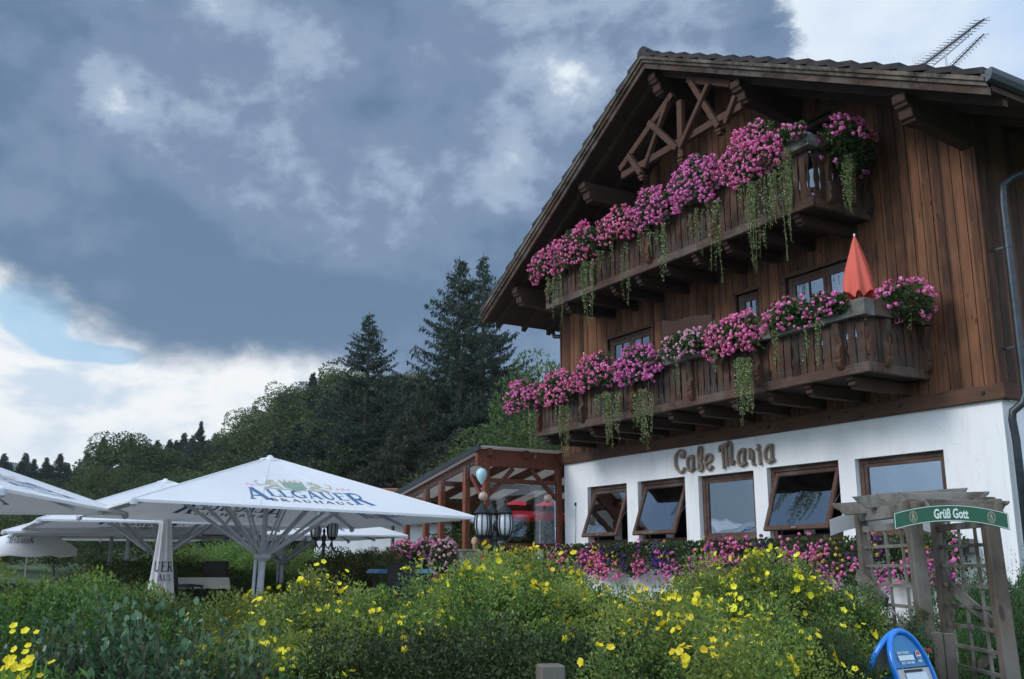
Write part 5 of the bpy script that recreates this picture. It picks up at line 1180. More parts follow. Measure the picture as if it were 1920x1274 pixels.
for row, (dmin, dmax, drop, n) in enumerate(((100, 125, 26, 10), (80, 98, 58, 9), (64, 78, 98, 9), (52, 62, 150, 9))):
    for i in range(n):
        px = 340+row*10+(700/n)*i+RR.uniform(-14, 14); key, pr = (('b3', b3), ('b1', b1), ('b2', b2))[(i+row) % 3]; yt = min(960, skyline(px)+drop*RR.uniform(.75, 1.2))
        top_tree(key, pr, px, yt, RR.uniform(dmin, dmax), 12, 'dark green broadleaf tree among many others on the wooded hillside', WOODS, 1.25)
for i in range(30):                     # far dark spruces left
    px = -40+i*15.5+RR.uniform(-5, 5); yt = (862 if px < 190 else 832 if px < 300 else 818)+RR.uniform(-16, 12)
    if 205 < px < 290: continue
    top_tree('c2', c2, px, yt, RR.uniform(150, 185), 20, 'distant dark spruce in the row at the far left skyline', 'distant spruces at the left skyline', 1.35)
top_tree('c2', c2, 378, 788, 150, 20, 'solitary small spruce tip standing clear of the left skyline', None, .9)
for px, yt, d in ((228, 812, 110), (262, 803, 115), (292, 826, 118), (320, 868, 95), (62, 892, 110), (120, 898, 105), (20, 900, 105), (170, 900, 100), (215, 868, 95), (252, 872, 90), (300, 888, 84), (90, 915, 90), (150, 920, 80), (40, 930, 80), (350, 888, 78), (200, 925, 70), (270, 930, 66), (330, 925, 64), (20, 960, 60), (110, 960, 58), (190, 965, 55), (420, 900, 62), (480, 880, 60), (-10, 910, 90)):
    key, pr = (('b1', b1), ('b2', b2), ('b3', b3))[int(px) % 3]; top_tree(key, pr, px, yt, d, 12, 'mid-green broadleaf tree in the band of woods at the left', 'broadleaf trees in the woods at left', 1.15)
# trees behind the photographer and beside (seen only in reflections) keep the horizon closed
# ================================================================== GARDEN PLANTS behind the terrace
def bush(name, rx, rz, n, leafmat, lsz, seed, aspect=.5, shoots=0):
    global NR; NR = np.random.default_rng(seed); t = empty(name, (0, 0, 0), 0, 'x', 'bush'); mb = MB()
    for k in range(9): a = NR.uniform(0, 6.28); limb(mb, (0, 0, -.3), (math.cos(a)*rx*.6, math.sin(a)*rx*.6, rz*1.1), .03, .008, 5)
    mb.build('stems', M['bark'], t)
    D = unit(NR.normal(size=(n, 3))); D[:, 2] = np.abs(D[:, 2])*1.0-.15; D = unit(D); lump = 1+.16*np.sin(D[:, 0]*7+seed)*np.cos(D[:, 1]*6)+.10*np.sin(D[:, 2]*11+D[:, 0]*9)
    P = D*(NR.uniform(.35, 1.0, (n, 1))**.35)*lump[:, None]*np.array([rx, rx, rz])+np.array([0, 0, rz*.35]); V = leaves(P, D+NR.normal(size=D.shape)*.8+np.array([0, 0, .4]), NR.uniform(.7, 1.3, n)*lsz, NR.uniform(.7, 1.2, n)*lsz*aspect)
    if shoots:
        o_ = [V]
        for k in range(shoots):
            a = NR.uniform(0, 6.28); r = NR.uniform(0, .9)*rx; b_ = np.array([math.cos(a)*r, math.sin(a)*r, rz*1.1*math.sqrt(max(.1, 1-(r/rx)**2))]); m = 40; tt = NR.uniform(0, 1, m)
            P = b_+np.array([NR.normal()*.15, NR.normal()*.15, NR.uniform(.25, .6)])*tt[:, None]; o_.append(leaves(P, NR.normal(size=(m, 3))+np.array([0, 0, .5]), lsz*1.1*(1.1-.6*tt), lsz*aspect*(1-.4*tt)))
        V = np.concatenate(o_)
    npmesh('foliage', V, 4, leafmat, t); return t
g1 = bush('garden_shrub', 1.6, 1.35, 15000, M['lf_garden'], .075, 31, .5, 22); g2 = bush('garden_shrub', 1.5, 1.2, 14000, M['lf_bush'], .085, 32, .6, 14)
def put(key, pr, px, ytop, d, h0, label, group=None, wide=1., base=None):
    q = at(px, ytop, d); gz = ground_z(q.x, q.y)-.05 if base is None else base; s_ = max(.25, (q.z-gz)/h0); return plant_tree(key, pr, (q.x, q.y, gz), (s_*wide, s_*wide, s_), label, group)
BANK = [(352, 1010, 31), (400, 1002, 33), (450, 1000, 34), (500, 1006, 32), (550, 1012, 31), (600, 1018, 31), (650, 1028, 31), (690, 1012, 33), (730, 1022, 32), (760, 1040, 30), (380, 1045, 27), (440, 1050, 26), (500, 1052, 27), (560, 1060, 26), (610, 1066, 26), (670, 1070, 25.5), (720, 1050, 29), (846, 985, 34), (900, 960, 36), (960, 955, 38), (1010, 965, 38), (1050, 960, 40)]
for i, (px, yt, d) in enumerate(BANK):
    key, pr = (('g1', g1), ('g2', g2))[i % 2]; put(key, pr, px, yt, d, 2.15, 'leafy green shrub in the planted bank behind the beer garden', 'shrubs in the bank behind the terrace', 1.15)
th = bush('thuja', .55, 1.1, 14000, M['lf_thuja'], .05, 33, .35); tb_ = bush('round_thuja', 1.5, 1.25, 26000, M['lf_thuja'], .06, 34, .35)
for px, yt, d, w_, lab in ((640, 1030, 24, 1.9, 'broad dark thuja right beside the double street lamp'), (675, 1034, 25, 1.1, 'small thuja between the broad dark one and the pointed one'), (697, 1030, 24.5, 1.0, 'pointed thuja in the middle of the row'), (722, 1038, 25, .8, 'slim thuja right of the pointed one'), (735, 1030, 24, .9, 'tallest slim thuja in front of the ochre panel')):
    put('th', th, px, yt, d, 1.5, lab, 'thujas beside the outbuilding', w_*.8)
put('tb', tb_, 292, 1038, 21, 1.75, 'large clipped round conifer with yellowish tips between the parasol poles', None, 1.5)

# ================================================================== FOREGROUND HEDGE
def lumpy(name, seed, R_, zc, rz, nl, lr, per, lsz, asp, mat, flw=0., low=-.1, core=3500, shoots=26):
    """a shrub whose surface is many small leafy branch heads of different size"""
    global NR; NR = np.random.default_rng(seed); t = empty(name, (0, 0, 0), 0, 'x', 'shrub'); V = []; Fl = []; mb = MB(); k = 0
    while k < nl:
        D = unit(NR.normal(size=(1, 3)))[0]
        if D[2] < low: continue
        k += 1; big = 1+.13*math.sin(3*math.atan2(D[1], D[0])+seed)+.08*math.cos(9*D[2]+4*D[0]); c = D*np.array([R_, R_, rz])*big*NR.uniform(.66, .98)+np.array([0, 0, zc]); r = lr*NR.uniform(.55, 1.45); el = np.array([1, 1, NR.uniform(.7, 1.5)])
        n = int(per*(r/lr)**1.7); Dl = unit(NR.normal(size=(n, 3))+D*.55); P = c+Dl*r*el*NR.uniform(.45, 1.08, (n, 1)); sz = NR.uniform(.7, 1.3, n)*lsz
        V.append(leaves(P, Dl+NR.normal(size=Dl.shape)*.75+np.array([0, 0, .25]), sz, sz*asp))
        if k % 4 == 0: mb.tube([(0, 0, zc*.4), tuple(c*.6+np.array([0, 0, zc*.25])), tuple(c)], [.008, .005, .002], 4, False)
        if flw and NR.random() < (.12+.85*max(0, D[2]))*min(1, flw*1.9):
            for q in range(NR.poisson(2+8*flw)+1):
                dd = unit((D+NR.normal(size=3)*.75+np.array([0, 0, .4]))[None])[0]; Fl.append((c+dd*r*el*NR.uniform(.95, 1.2), unit((dd+NR.normal(size=3)*.4)[None])[0]))
    for k in range(shoots):
        D = unit(NR.normal(size=(1, 3)))[0]; D[2] = abs(D[2])+.4; D = unit(D[None])[0]; b_ = D*np.array([R_, R_, rz])*.9+np.array([0, 0, zc]); ln = NR.uniform(.08, .20)*R_*1.3; ax = unit((D*.5+np.array([NR.normal()*.2, NR.normal()*.2, 1.]))[None])[0]; m = 46; tt = NR.uniform(0, 1, m)
        V.append(leaves(b_+ax*ln*tt[:, None]+NR.normal(size=(m, 3))*.010, ax+NR.normal(size=(m, 3))*.8, lsz*(1.15-.5*tt), lsz*asp*(1.15-.5*tt)))
        if flw and NR.random() < flw*1.5: Fl.append((b_+ax*ln, unit((ax+NR.normal(size=3)*.5)[None])[0]))
    n = core; D = unit(NR.normal(size=(n, 3))); D[:, 2] = np.abs(D[:, 2])-.1; P = D*np.array([R_, R_, rz])*NR.uniform(.4, .82, (n, 1))+np.array([0, 0, zc]); V.append(leaves(P, D+NR.normal(size=D.shape), lsz*2.2, lsz*1.4))
    n = core; a = NR.uniform(0, 6.28, n); P = np.stack([np.cos(a)*R_*.8, np.sin(a)*R_*.8, NR.uniform(.05, zc, n)], 1)*NR.uniform(.7, 1, (n, 1)); V.append(leaves(P, NR.normal(size=P.shape), lsz*2, lsz*1.3))
    npmesh('foliage', np.concatenate(V), 4, mat, t); mb.build('stems', M['bark'], t)
    if Fl: npmesh('flowers', five(Fl, .0158), 4, M['bl_yellow'], t)
    return t
def five(Fl, r_):
    C_ = np.array([f[0] for f in Fl]); Nn = np.array([f[1] for f in Fl]); A = unit(np.cross(Nn, NR.normal(size=Nn.shape))); B = np.cross(Nn, A); out = []; r = r_*NR.uniform(.75, 1.25, (len(Fl), 1)); cup = NR.uniform(.05, .6, (len(Fl), 1))
    for k in range(5):
        a = 2*math.pi*k/5; d = A*math.cos(a)+B*math.sin(a); s_ = -A*math.sin(a)+B*math.cos(a); out.append(np.stack([C_, C_+d*r*.7+s_*r*.62+Nn*r*cup*.6, C_+d*r*1.15+Nn*r*cup, C_+d*r*.7-s_*r*.62+Nn*r*cup*.6], 1))
    return np.concatenate(out).reshape(-1, 3)
p1 = lumpy('potentilla_shrub', 41, .62, .78, .60, 92, .125, 600, .020, .50, M['lf_pot'], .36); p2 = lumpy('potentilla_shrub', 42, .62, .78, .58, 96, .12, 590, .020, .50, M['lf_pot'], .36); p3 = lumpy('potentilla_shrub', 43, .62, .78, .62, 90, .13, 600, .020, .50, M['lf_pot'], .70)
PH = 1.42
SH = [(465, 1152, 6.2, 'p2', 'farthest left potentilla of the hedge, in front of the parasol pole'), (565, 1098, 6.0, 'p1', 'yellow-flowered potentilla right of the central parasol pole'), (655, 1118, 5.4, 'p2', 'potentilla with scattered yellow flowers left of the blue table'), (790, 1142, 6.2, 'p2', 'low potentilla in front of the blue table'), (868, 1070, 5.8, 'p1', 'potentilla below the nearer lantern post, flowers up to the lanterns'), (965, 1050, 6.4, 'p3', 'tall potentilla full of yellow flowers right of the nearer lantern post'), (1065, 1098, 6.0, 'p2', 'greener potentilla at the left corner of the white house wall'), (1165, 1150, 5.6, 'p1', 'potentilla at the dip of the hedge in front of the white wall'), (1300, 1140, 5.5, 'p3', 'potentilla beneath the basement window with dense yellow flowers'), (1385, 1056, 6.0, 'p3', 'highest potentilla, its flowers covering the window boxes'), (1462, 1066, 6.3, 'p3', 'potentilla right of the highest one, flowers below the fourth window'), (1300, 1175, 4.3, 'p1', 'near potentilla at the bottom right of the yellow flowers'),
      (500, 1212, 4.6, 'p2', 'near potentilla beside the blue-green leafy bush'), (1385, 1150, 4.9, 'p3', 'near potentilla left of the clipped dark hedge')]
PP = {'p1': p1, 'p2': p2, 'p3': p3}
for px, yt, d, key, lab in SH:
    q = at(px, yt, d); put(key, PP[key], px, yt, d, PH, lab, 'potentilla shrubs of the front hedge', RR.uniform(.92, 1.02)*(.72 if px > 1440 else 1), 0.)
# clipped dark hedge at right, dark bushes at left
def boxbush(seed, lsz, mat, n=60000, rx=.8, rz=1.3, name='dark_hedge_bush'):
    global NR; NR = np.random.default_rng(seed); t = empty(name, (0, 0, 0), 0, 'x', 'bush'); D = unit(NR.normal(size=(n, 3))); D[:, 2] = np.abs(D[:, 2]); Q = np.sign(D)*np.abs(D)**.72
    lump = 1+.06*np.sin(Q[:, 0]*9+seed)*np.cos(Q[:, 2]*8)+.04*np.sin(Q[:, 1]*15+Q[:, 0]*12); P = Q*lump[:, None]*(1-NR.random((n, 1))**2*.22)*np.array([rx, rx, rz*.98])
    npmesh('foliage', leaves(P, D+NR.normal(size=D.shape)*.9+np.array([0, 0, .3]), NR.uniform(.7, 1.3, n)*lsz, NR.uniform(.7, 1.2, n)*lsz*.5), 4, mat, t)
    mb = MB()
    for k in range(14): a = k*.45; limb(mb, (0, 0, 0), (math.cos(a)*rx*.75, math.sin(a)*rx*.75, rz*.8), .02, .006, 5)
    mb.build('stems', M['bark'], t); return t
bx = lumpy('dark_hedge_bush', 51, .74, .62, .62, 190, .085, 400, .017, .5, M['lf_dark'], 0, -.3, 5000, 8); bb = lumpy('leafy_bush', 52, .74, .60, .62, 90, .14, 330, .034, .55, M['lf_bush'], 0, -.2, 3500, 30); bu = lumpy('painted_shade_hedge', 54, .66, .60, .56, 85, .12, 420, .020, .5, M['lf_painted_shade'], .03, -.2, 3500, 20); bw = lumpy('dark_leafy_bush', 53, .74, .60, .62, 95, .13, 330, .030, .5, M['lf_bushdark'], 0, -.2, 3500, 20)
for px, yt, d, w_, lab in ((1528, 1090, 6.4, .80, 'clipped dark green hedge bush below the flower box left of the arch'), (1618, 1122, 6.5, .66, 'clipped dark green hedge bush left of the arch trellis'), (1672, 1168, 6.2, .45, 'sloping end of the clipped dark hedge behind the blue pavement sign'), (1505, 1150, 5.0, .50, 'dark hedge bush at the bottom, right of the last yellow flowers'), (1600, 1185, 6.4, .55, 'lower dark hedge bush directly behind the blue pavement sign')):
    put('bx', bx, px, yt, d, 1.27, lab, None, w_, 0.)
for px, yt, d, w_, lab in ((700, 1215, 4.7, 1.0, 'lower hedge foliage, shade painted in dark olive, bottom middle-left'), (850, 1200, 4.8, 1.0, 'lower hedge foliage, shade painted in dark olive, left of the cut post'), (1000, 1195, 4.9, 1.0, 'lower hedge foliage, shade painted in dark olive, behind the cut post'), (1150, 1200, 4.8, 1.0, 'lower hedge foliage, shade painted in dark olive, right of the cut post')):  # lower part of the hedge, its shade put into the leaf colour
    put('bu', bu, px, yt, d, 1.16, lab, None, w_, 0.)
for px, yt, d, w_, lab in ((95, 1082, 7.6, 1.0, 'bright green leafy bush at the left, behind the small round parasol pole'), (165, 1094, 8.4, .9, 'bright green bush left of the two thin poles'), (-40, 1120, 9.5, .5, 'bright green bush at the left photo edge'), (265, 1130, 8.0, .8, 'green bush in front of the round conifer')):
    put('bb', bb, px, yt, d, 1.27, lab, None, w_, 0.)
for px, yt, d, w_, lab in ((150, 1130, 6.0, .85, 'dark green bush below the bright bushes at left'), (290, 1132, 6.6, 1.0, 'dark green bush below the folded white parasol'), (45, 1200, 5.6, .8, 'dark bush at the lower left'), (390, 1158, 6.4, .8, 'dark green bush under the pale covered table')):
    put('bw', bw, px, yt, d, 1.27, lab, None, w_, 0.)
def vine_bush(seed):
    """palmate and oval big leaves on arching shoots"""
    global NR; NR = np.random.default_rng(seed); t = empty('broad_leaved_shrub', (0, 0, 0), 0, 'x', 'bush'); V = []; mb = MB()
    for k in range(330):
        a = NR.uniform(0, 6.28); el = math.acos(NR.uniform(.05, 1)); tip = np.array([math.sin(el)*math.cos(a)*.6, math.sin(el)*math.sin(a)*.6, .75+.6*math.cos(el)])*NR.uniform(.85, 1.12); b_ = np.array([0, 0, .4]); mb.tube([tuple(b_), tuple((b_+tip)/2+np.array([0, 0, .08])), tuple(tip)], [.006, .004, .002], 4, False)
        for q in range(7):
            tt = 1-q*.085; c = b_+(tip-b_)*tt+np.array([0, 0, .08*math.sin(tt*3.1)])+NR.normal(size=3)*.02; ax = unit((NR.normal(size=3)*.5+(tip-b_)/.8+np.array([0, 0, .3]))[None])[0]; s1 = unit(np.cross(ax, [0, 0, 1.])[None]+NR.normal(size=(1, 3))*.15)[0]; m = 5 if k % 2 else 1
            for j in range(m):
                an = (j-(m-1)/2)*.62; d = ax*math.cos(an)+s1*math.sin(an); d = d+np.array([0, 0, -.15]); l = NR.uniform(.030, .052)*(1.1 if m > 1 else 1.2); nrm = np.cross(d, s1 if abs(an) < 1 else ax); sd = unit(np.cross(d, [NR.normal()*.3, NR.normal()*.3, 1.])[None])[0]; w_ = l*(.62 if m > 1 else .85)
                V.append([c, c+d*l*.3+sd*w_*.4, c+d*l*.65+sd*w_*.42, c+d*l, c+d*l*.65-sd*w_*.42, c+d*l*.3-sd*w_*.4])
    npmesh('foliage', np.array(V).reshape(-1, 3), 6, M['lf_broad'], t); mb.build('stems', M['bark'], t); return t
vb = vine_bush(61)
for px, yt, d, w_, lab in ((205, 1172, 4.5, .7, 'shrub with large hand-shaped leaves at the lower left'), (320, 1200, 4.3, .7, 'broad-leaved bluish shrub at the bottom left'), (435, 1222, 4.2, .6, 'broad-leaved shrub beside the nearest potentilla'), (120, 1225, 4.4, .6, 'broad-leaved shrub above the yellow flowers of the lower left corner')):
    put('vb', vb, px, yt, d, 1.35, lab, 'broad-leaved shrubs at the lower left', w_, 0.)
# golden flower cluster at the lower left corner
q = at(38, 1240, 3.9); t = empty('yellow_loosestrife', (q.x, q.y, 0), 0, 'clump of larger golden-yellow flowers in the lower left corner', 'flowers'); NR = np.random.default_rng(71)
Fl = [(np.array([NR.normal()*.045, NR.normal()*.04, q.z+NR.normal()*.035]), unit(np.array([[NR.normal()*.5, -1+NR.normal()*.4, .8]]))[0]) for _ in range(26)]+[(np.array([NR.uniform(-.1, .05), 0, q.z+NR.uniform(.05, .14)]), np.array([0, -.7, .7])) for _ in range(5)]
npmesh('flowers', five(Fl, .014), 4, M['bl_yellow'], t); n = 900; P = np.stack([NR.normal(size=n)*.10, NR.normal(size=n)*.09, q.z-.05-np.abs(NR.normal(size=n))*.16], 1); npmesh('foliage', leaves(P, NR.normal(size=(n, 3))+np.array([0, 0, .5]), NR.uniform(.03, .055, n), NR.uniform(.012, .02, n)), 4, M['lf_bush'], t)
mb = MB(); [mb.tube([(x, 0, 0), (x*2, 0, q.z)], .004, 4) for x in (-.04, 0, .03, .05)]; mb.build('stems', M['lf_bush'], t)
# conifers / juniper behind the garden arch
jn = bush('juniper', .9, 1.15, 42000, M['lf_dark'], .045, 81, .28, 34)
for px, yt, d, w_, lab in ((1895, 985, 9.6, .7, 'tall juniper at the right edge behind the garden arch'), (1790, 1020, 10.2, .8, 'juniper seen through the right trellis of the arch'), (1700, 1105, 9.4, .7, 'low juniper seen through the left trellis of the arch'), (1935, 1040, 8.4, .8, 'juniper cut off by the right photo edge'), (1830, 1100, 8.3, .8, 'lower juniper filling the right trellis')):
    put('jn', jn, px, yt, d, 2.0, lab, 'junipers behind the garden arch', w_, 0.)
# cut post inside the hedge
q = at(1032, 1246, 3.75); t = empty('wooden_post', (q.x, q.y, 0), .2, 'short cut wooden post half hidden at the bottom centre of the hedge', 'post'); MB().box(-.045, .045, -.045, .045, 0, q.z).build('shaft', M['arbor'], t, bevel=.006)

# ================================================================== GARDEN ARCH
AR = empty('garden_arch', (2.9, 6.9, 0), 0, 'weathered wooden garden arch with trellis sides and a curved top of notched planks', 'garden arch'); ao = (2.9, 6.9, 0)
def post_line(p_top, p_low, d0, d1): a = at(*p_top, d0); b_ = at(*p_low, d1); f = (a.z-0)/(a.z-b_.z); g_ = a+(b_-a)*f; a2 = a+(a-b_).normalized()*.0; return a, g_
PT = {'FL': ((1713, 985), (1748, 1274), 6.6, 6.45), 'FR': ((1856, 985), (1896, 1274), 6.4, 6.25), 'BL': ((1612, 955), (1626, 1090), 7.6, 7.5), 'BR': ((1757, 985), (1778, 1190), 7.3, 7.2)}
PL = {}
for k, (a, b_, d0, d1) in PT.items():
    t_, g_ = post_line(a, b_, d0, d1); dirv = (t_-g_).normalized(); t_ = t_+dirv*(2.02-t_.z)/dirv.z if k != 'BL' else t_; PL[k] = (t_, g_)
    w_ = .088 if k in ('FL', 'FR') else .075; m_ = MB().beam(g_, t_, w_, w_, up=(0, 1, 0)); m_.build('post', M['arbor'], AR, off=ao, bevel=.006)
def onpost(k, z): t_, g_ = PL[k]; return g_+(t_-g_)*((z-g_.z)/(t_.z-g_.z))
for A_, B_ in (('BL', 'FL'), ('BR', 'FR')):
    mb = MB(); zt = 1.86
    for z in [zt-.132*k for k in range(13)]:
        mb.beam(onpost(A_, z), onpost(B_, z), .018, .022 if z < zt else .045)
    for f in (.10, .40, .70) if A_ == 'BR' else (.12, .45, .75):
        mb.beam(onpost(A_, .25).lerp(onpost(B_, .25), f)+Vector((0, -.02, 0)), onpost(A_, zt).lerp(onpost(B_, zt), f)+Vector((0, -.02, 0)), .016, .02, up=(0, 1, 0))
    mb.build('trellis', M['arbor_x'], AR, off=ao)
for A_, B_ in (('BL', 'FL'), ('BR', 'FR')):
    a, b_ = onpost(A_, 1.96), onpost(B_, 1.96); d = (b_-a).normalized(); MB().beam(a-d*.12, b_+d*.18, .045, .09).build('side_beam', M['arbor_x'], AR, off=ao, bevel=.006)
ENDS = [((1557, 945), (1733, 932), 7.5), ((1597, 932), (1772, 918), 7.25), ((1640, 926), (1815, 915), 7.0), ((1690, 926), (1856, 922), 6.75), ((1735, 936), (1894, 940), 6.5)]
for a, b_, d in ENDS:
    p = at(*a, d); q_ = at(*b_, d-.25); ax = (q_-p); L_ = ax.length; ax.normalize(); upv = Vector((0, 0, 1)); up2 = (upv-ax*upv.dot(ax)).normalized(); nv = ax.cross(up2)
    prf = [(0, .0), (L_, .0), (L_-.012, -.022), (L_-.03, -.030), (L_-.04, -.052), (L_-.062, -.062), (L_-.072, -.085), (L_-.10, -.092), (.10, -.092), (.075, -.08), (.06, -.055), (.035, -.045), (.02, -.025)]
    MB().prism(prf, p-nv*.02, ax, up2, nv*.04).build('top_plank', M['arbor_x'], AR, off=ao, bevel=.004)
a = at(1608, 1078, 7.45); b_ = at(1662, 1130, 7.1); MB().beam(a, b_, .03, .075).build('brace', M['arbor_x'], AR, off=ao)
a = at(1668, 1140, 6.9); b_ = at(1732, 1198, 6.5); MB().tube([a, (a+b_)/2+Vector((0, 0, -.012)), b_], .008, 6).build('rope', M['greybox'], AR, off=ao)
a = at(1780, 1098, 7.0); b_ = at(1860, 1168, 6.6); MB().beam(a, b_, .02, .07).build('brace', M['arbor_x'], AR, off=ao)
a = at(1822, 1268, 6.9); b_ = at(1862, 1225, 6.6); MB().beam(a, b_, .02, .07).build('brace', M['arbor_x'], AR, off=ao)
# curved greeting sign
def curved_sign(xl, xr, y_l, y_m, hgt, d, nm, front, back_, label, text=None):
    c = at((xl+xr)/2, y_l, d); o = empty(nm, (c.x, d, c.z), 0, label, 'sign'); hw_ = (at(xr, y_l, d).x-at(xl, y_l, d).x)/2; hh = at(xl, y_l, d).z-at(xl, y_l+hgt, d).z; arcz = at(xl, y_m, d).z-at(xl, y_l, d).z
    def Q(s_, t_, y): return (hw_*s_, y, -hh*(1-t_)+arcz*(1-s_*s_))
    def strip(y0, t0, t1, s0, s1, y1=None):
        mb = MB(); n = 24
        for i in range(n):
            a, b_ = s0+(s1-s0)*i/n, s0+(s1-s0)*(i+1)/n; y1_ = y1 if y1 is not None else y0+.012
            mb.hexa([Q(a, t0, y0), Q(b_, t0, y0), Q(b_, t0, y1_), Q(a, t0, y1_), Q(a, t1, y0), Q(b_, t1, y0), Q(b_, t1, y1_), Q(a, t1, y1_)])
        return mb
    P_ = strip(0, 0, 1, -1, 1, .010).build('panel', front, o)
    if text:
        for t0, t1, s0, s1 in ((.03, .065, -.985, .985), (.935, .97, -.985, .985)): strip(-.003, t0, t1, s0, s1, -.0005).build('border_line', M['signwhite'], P_)
        for s0, s1 in ((-.988, -.978), (.978, .988)): strip(-.003, .065, .935, s0, s1, -.0005).build('border_line', M['signwhite'], P_)
        V, Fc = font_mesh(text, hh*.66, .0015, .0018); xs = [v[0] for v in V]; w0 = (max(xs)-min(xs)); k = hw_*.60/w0
        mb = MB(); V2 = []
        for v in V: s_ = v[0]*k/hw_; z = -hh*(1-.27)+arcz*(1-s_*s_)+v[1]*1.22-.006; V2.append((v[0]*k, -.003+v[2], z))
        mb.add(V2, Fc); mb.build('lettering', M['signwhite'], P_)
        for s_ in (-.66, .70):      # oval emblem with a small figure in it
            cx, _, cz = Q(s_, .5, 0); r = hh*.36
            mb = MB()
            for a0 in range(28):
                a, b_ = 2*math.pi*a0/28, 2*math.pi*(a0+1)/28
                for r0, r1 in ((.94, 1.0), (.70, .76)): mb.add([(cx+math.cos(q)*r*.72*w_, -.0035, cz+math.sin(q)*r*w_) for q, w_ in ((a, r0), (b_, r0), (b_, r1), (a, r1))], [(0, 1, 2, 3)])
                if a0 % 2 == 0: mb.add([(cx+math.cos(q)*r*.72*w_, -.0035, cz+math.sin(q)*r*w_) for q, w_ in ((a, .80), (b_, .80), (b_, .90), (a, .90))], [(0, 1, 2, 3)])
            for (x0, z0, x1, z1, th_) in ((-.25, -.45, -.18, .1, .16), (.18, -.45, .12, .1, .16), (-.05, -.05, -.02, .45, .34), (-.40, .1, -.1, .35, .10), (.40, .15, .1, .32, .10), (-.04, .45, -.04, .62, .2), (-.5, -.5, .5, -.5, .06), (.3, -.4, .34, .1, .07)):
                for qd in rb([(x0, z0), (x1, z1)], th_): mb.add([(cx+p[0]*r*.72, -.0035, cz+p[1]*r) for p in qd], [(0, 1, 2, 3)])
            mb.build('emblem', M['ink_gold'], P_)
    return o
curved_sign(1675, 1890, 963, 947, 31, 6.12, 'greeting_sign', M['signgreen'], None, 'curved green sign reading Grüß Gott with two oval emblems on the garden arch', 'Grüß Gott')
curved_sign(1556, 1760, 975, 955, 30, 7.62, 'greeting_sign', M['panelgrey'], None, 'plain white back of the second curved sign at the far side of the arch')
# ================================================================== PAVEMENT SIGN
c0 = at(1684, 1184, 5.3); AS = empty('pavement_sign', (c0.x, c0.y, 0), rad(34), 'blue arched pavement sign advertising a soft drink at the bottom right', 'pavement sign'); ztop = c0.z; AS.scale = (.56, 1, 1)
def archpts(yb, hw_=.27, n=26, zt=ztop):
    out = []
    for i in range(n+1):
        f = i/n; a = math.pi*f; x = -hw_*math.cos(a); h_ = math.sin(a)**.75; z = zt*.80+(zt*.20)*h_; out.append((x, yb*(1-(z/zt)), z))
    return [(-hw_*.92, yb, 0)]+out+[(hw_*.92, yb, 0)]
for yb, nm, mt in ((-.45, 'front_frame', 'tubeblue'), (.55, 'rear_frame', 'tubeblue')): MB().tube(archpts(yb), .017, 10).build(nm, M[mt], AS, smooth=True)
def apanel(yb, off, z0, z1, mat, nm, par, hw_=.27, inset=.93):
    pts = [p for p in archpts(yb, hw_, 60) if p[2] > z0]; 
    mb = MB(); pl = [(p[0]*inset, p[2] if p[2] < ztop*.8 else ztop*.8+(p[2]-ztop*.8)*.93) for p in pts if p[2] <= z1+1e-6]; xl = max(abs(p[0]) for p in pl)
    pl = [(-xl, z0)]+pl+[(xl, z0)]
    f = [(x, yb*(1-z/ztop)+off, z) for x, z in pl]; n = len(f); mb.add(f+[(x, y+.004, z) for x, y, z in f], [tuple(reversed(range(n))), tuple(range(n, 2*n))]+[(i, (i+1) % n, (i+1) % n+n, i+n) for i in range(n)])
    return mb.build(nm, M[mat], par)
FP = apanel(-.45, 0, ztop*.865, ztop, 'boardblue', 'header_panel', AS); apanel(.55, 0, ztop*.85, ztop, 'panelgrey', 'rear_header', AS)
def apz(z, off=-.004): return -.45*(1-z/ztop)+off
def quadp(x0, x1, z0, z1, mat, nm, yb=-.30, off=-.004):
    f = lambda z: yb*(1-z/ztop)+off
    mb = MB(); mb.hexa([(x0, f(z0), z0), (x1, f(z0), z0), (x1, f(z0)+.003, z0), (x0, f(z0)+.003, z0), (x0, f(z1), z1), (x1, f(z1), z1), (x1, f(z1)+.003, z1), (x0, f(z1)+.003, z1)]); return mb.build(nm, M[mat], AS)
quadp(-.245, .245, .10, ztop*.86, 'panelgrey', 'notice_board', -.45, 0); quadp(-.13, .13, ztop*.848, ztop*.857, 'iron', 'clip_rail', -.45, -.006); quadp(-.13, .17, .25, ztop*.845, 'paper', 'paper_notice', -.45, -.006); quadp(-.25, .25, .10, ztop*.80, 'panelgrey', 'rear_board', .55, 0); quadp(-.25, .25, ztop*.80, ztop*.815, 'boardblue', 'cross_bar', .55, 0)
def atext(txt, x, z, size, mat, nm, par, sx=1., w=None, align='LEFT'):
    V, Fc = font_mesh(txt, size, .0008, size*.02, 0, align); xs = [v[0] for v in V]; k = sx if not w else w/(max(xs)-min(xs)); mb = MB(); mb.add([(x+v[0]*k, apz(z+v[1])-.001-v[2], z+v[1]) for v in V], Fc); return mb.build(nm, M[mat], par)
zz = ztop*.915
atext('HEUTE SCHON', -.15, zz, .017, 'paper', 'slogan_line', FP, w=.17)
mb = MB(); z0, z1 = zz-.030, zz-.006; mb.add([(-.15, apz(z0)-.002, z0), (.075, apz(z0)-.002, z0), (.075, apz(z1)-.002, z1), (-.15, apz(z1)-.002, z1)], [(0, 1, 2, 3)]); mb.build('slogan_plate', M['paper'], FP)
atext('ERFRISCHT?', -.142, zz-.025, .020, 'boardblue', 'slogan_word', FP, w=.208); atext('JETZT UND HIER', -.13, zz-.047, .016, 'paper', 'slogan_line', FP, w=.19)
atext('pepsi', .115, zz-.042, .016, 'paper', 'brand_word', FP, w=.062); cx, cz, r = .145, zz-.010, .020
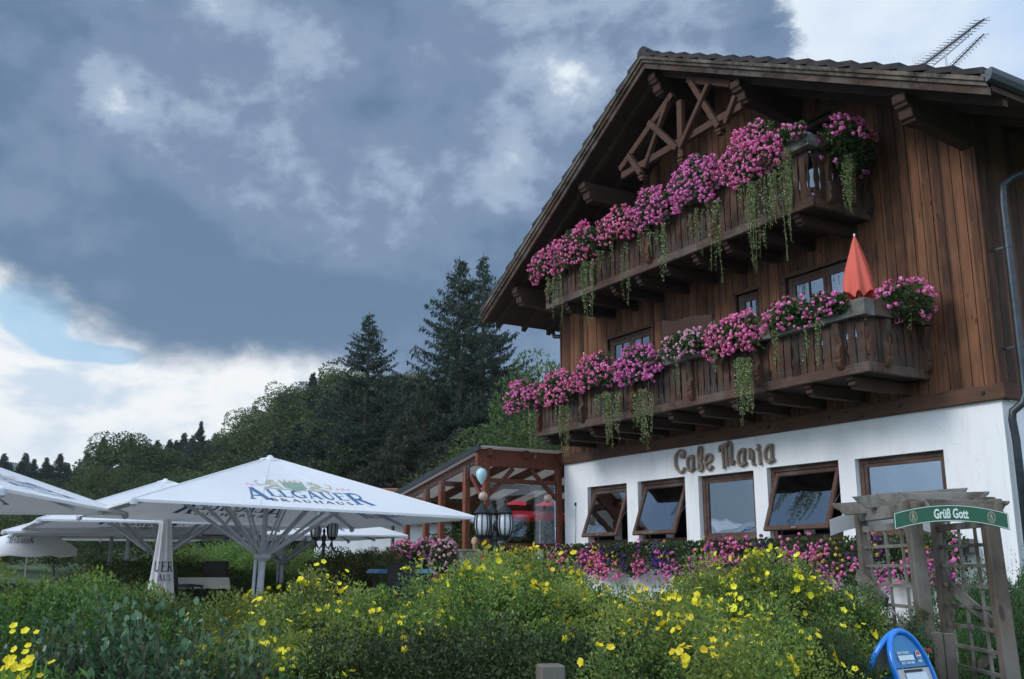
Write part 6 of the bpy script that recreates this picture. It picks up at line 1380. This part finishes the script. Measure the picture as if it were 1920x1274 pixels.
disc = lambda a0, a1, mt, nm, fn: MB().add([(cx+x*r*1.7, apz(cz+z*r)-.003, cz+z*r) for x, z in fn], [tuple(range(len(fn)))]).build(nm, M[mt], FP)
cir = lambda a0, a1, m_=12, s_=1: [(s_*math.cos(rad(a0+(a1-a0)*i/m_)), s_*math.sin(rad(a0+(a1-a0)*i/m_))) for i in range(m_+1)]
disc(0, 0, 'paper', 'emblem_ring', cir(0, 345, 23, 1.12)); 
MB().add([(cx+x*r*1.7, apz(cz+z*r)-.004, cz+z*r) for x, z in cir(15, 190, 12, .95)+[(-.2, .25), (.4, .05)]], [tuple(range(15))]).build('emblem_red', M['red'], FP)
MB().add([(cx+x*r*1.7, apz(cz+z*r)-.004, cz+z*r) for x, z in cir(205, 345, 12, .95)+[(.3, -.45), (-.3, -.1)]], [tuple(range(15))]).build('emblem_blue', M['ink_blue'], FP)
atext('Bis morgen', -.04, ztop*.60, .03, 'ink_dark', 'notice_text', AS) if False else atext('Öffnungszeiten', -.075, ztop*.82, .014, 'panelgrey', 'notice_text', AS)
# board fence stub and red capped stake beside the sign
q = at(1768, 1186, 6.05); t = empty('fence_boards', (q.x, q.y, 0), -.1, 'two upright brown fence boards between the arch posts at the bottom right', 'fence'); MB().box(-.065, -.004, -.012, .012, 0, q.z).build('board', M['arbor'], t, bevel=.004); MB().box(.0, .062, -.010, .014, 0, q.z-.005).build('board', M['arbor'], t, bevel=.004)
q = at(1736, 1216, 5.95); t = empty('plastic_stake', (q.x, q.y, 0), 0, 'thin white stake with a red cap right of the blue pavement sign', 'stake'); MB().box(-.014, .010, -.012, .012, 0, q.z-.015).build('stake', M['paper'], t); MB().box(-.026, .024, -.02, .02, q.z-.02, q.z).build('cap', M['red'], t, bevel=.003)

# ================================================================== HAZE (the air over the valley)
hz = bpy.data.materials.new('valley_haze'); hz.use_nodes = True; hn = hz.node_tree; hn.nodes.clear()
pv = hn.nodes.new('ShaderNodeVolumePrincipled'); pv.inputs['Color'].default_value = (.80, .87, .96, 1); pv.inputs['Density'].default_value = .00022; pv.inputs['Anisotropy'].default_value = .2
ho = hn.nodes.new('ShaderNodeOutputMaterial'); hn.links.new(pv.outputs[0], ho.inputs['Volume'])
tag(MB().box(-1010, 1010, -1010, 1010, -8, 130).build('haze', hz), kind='stuff')
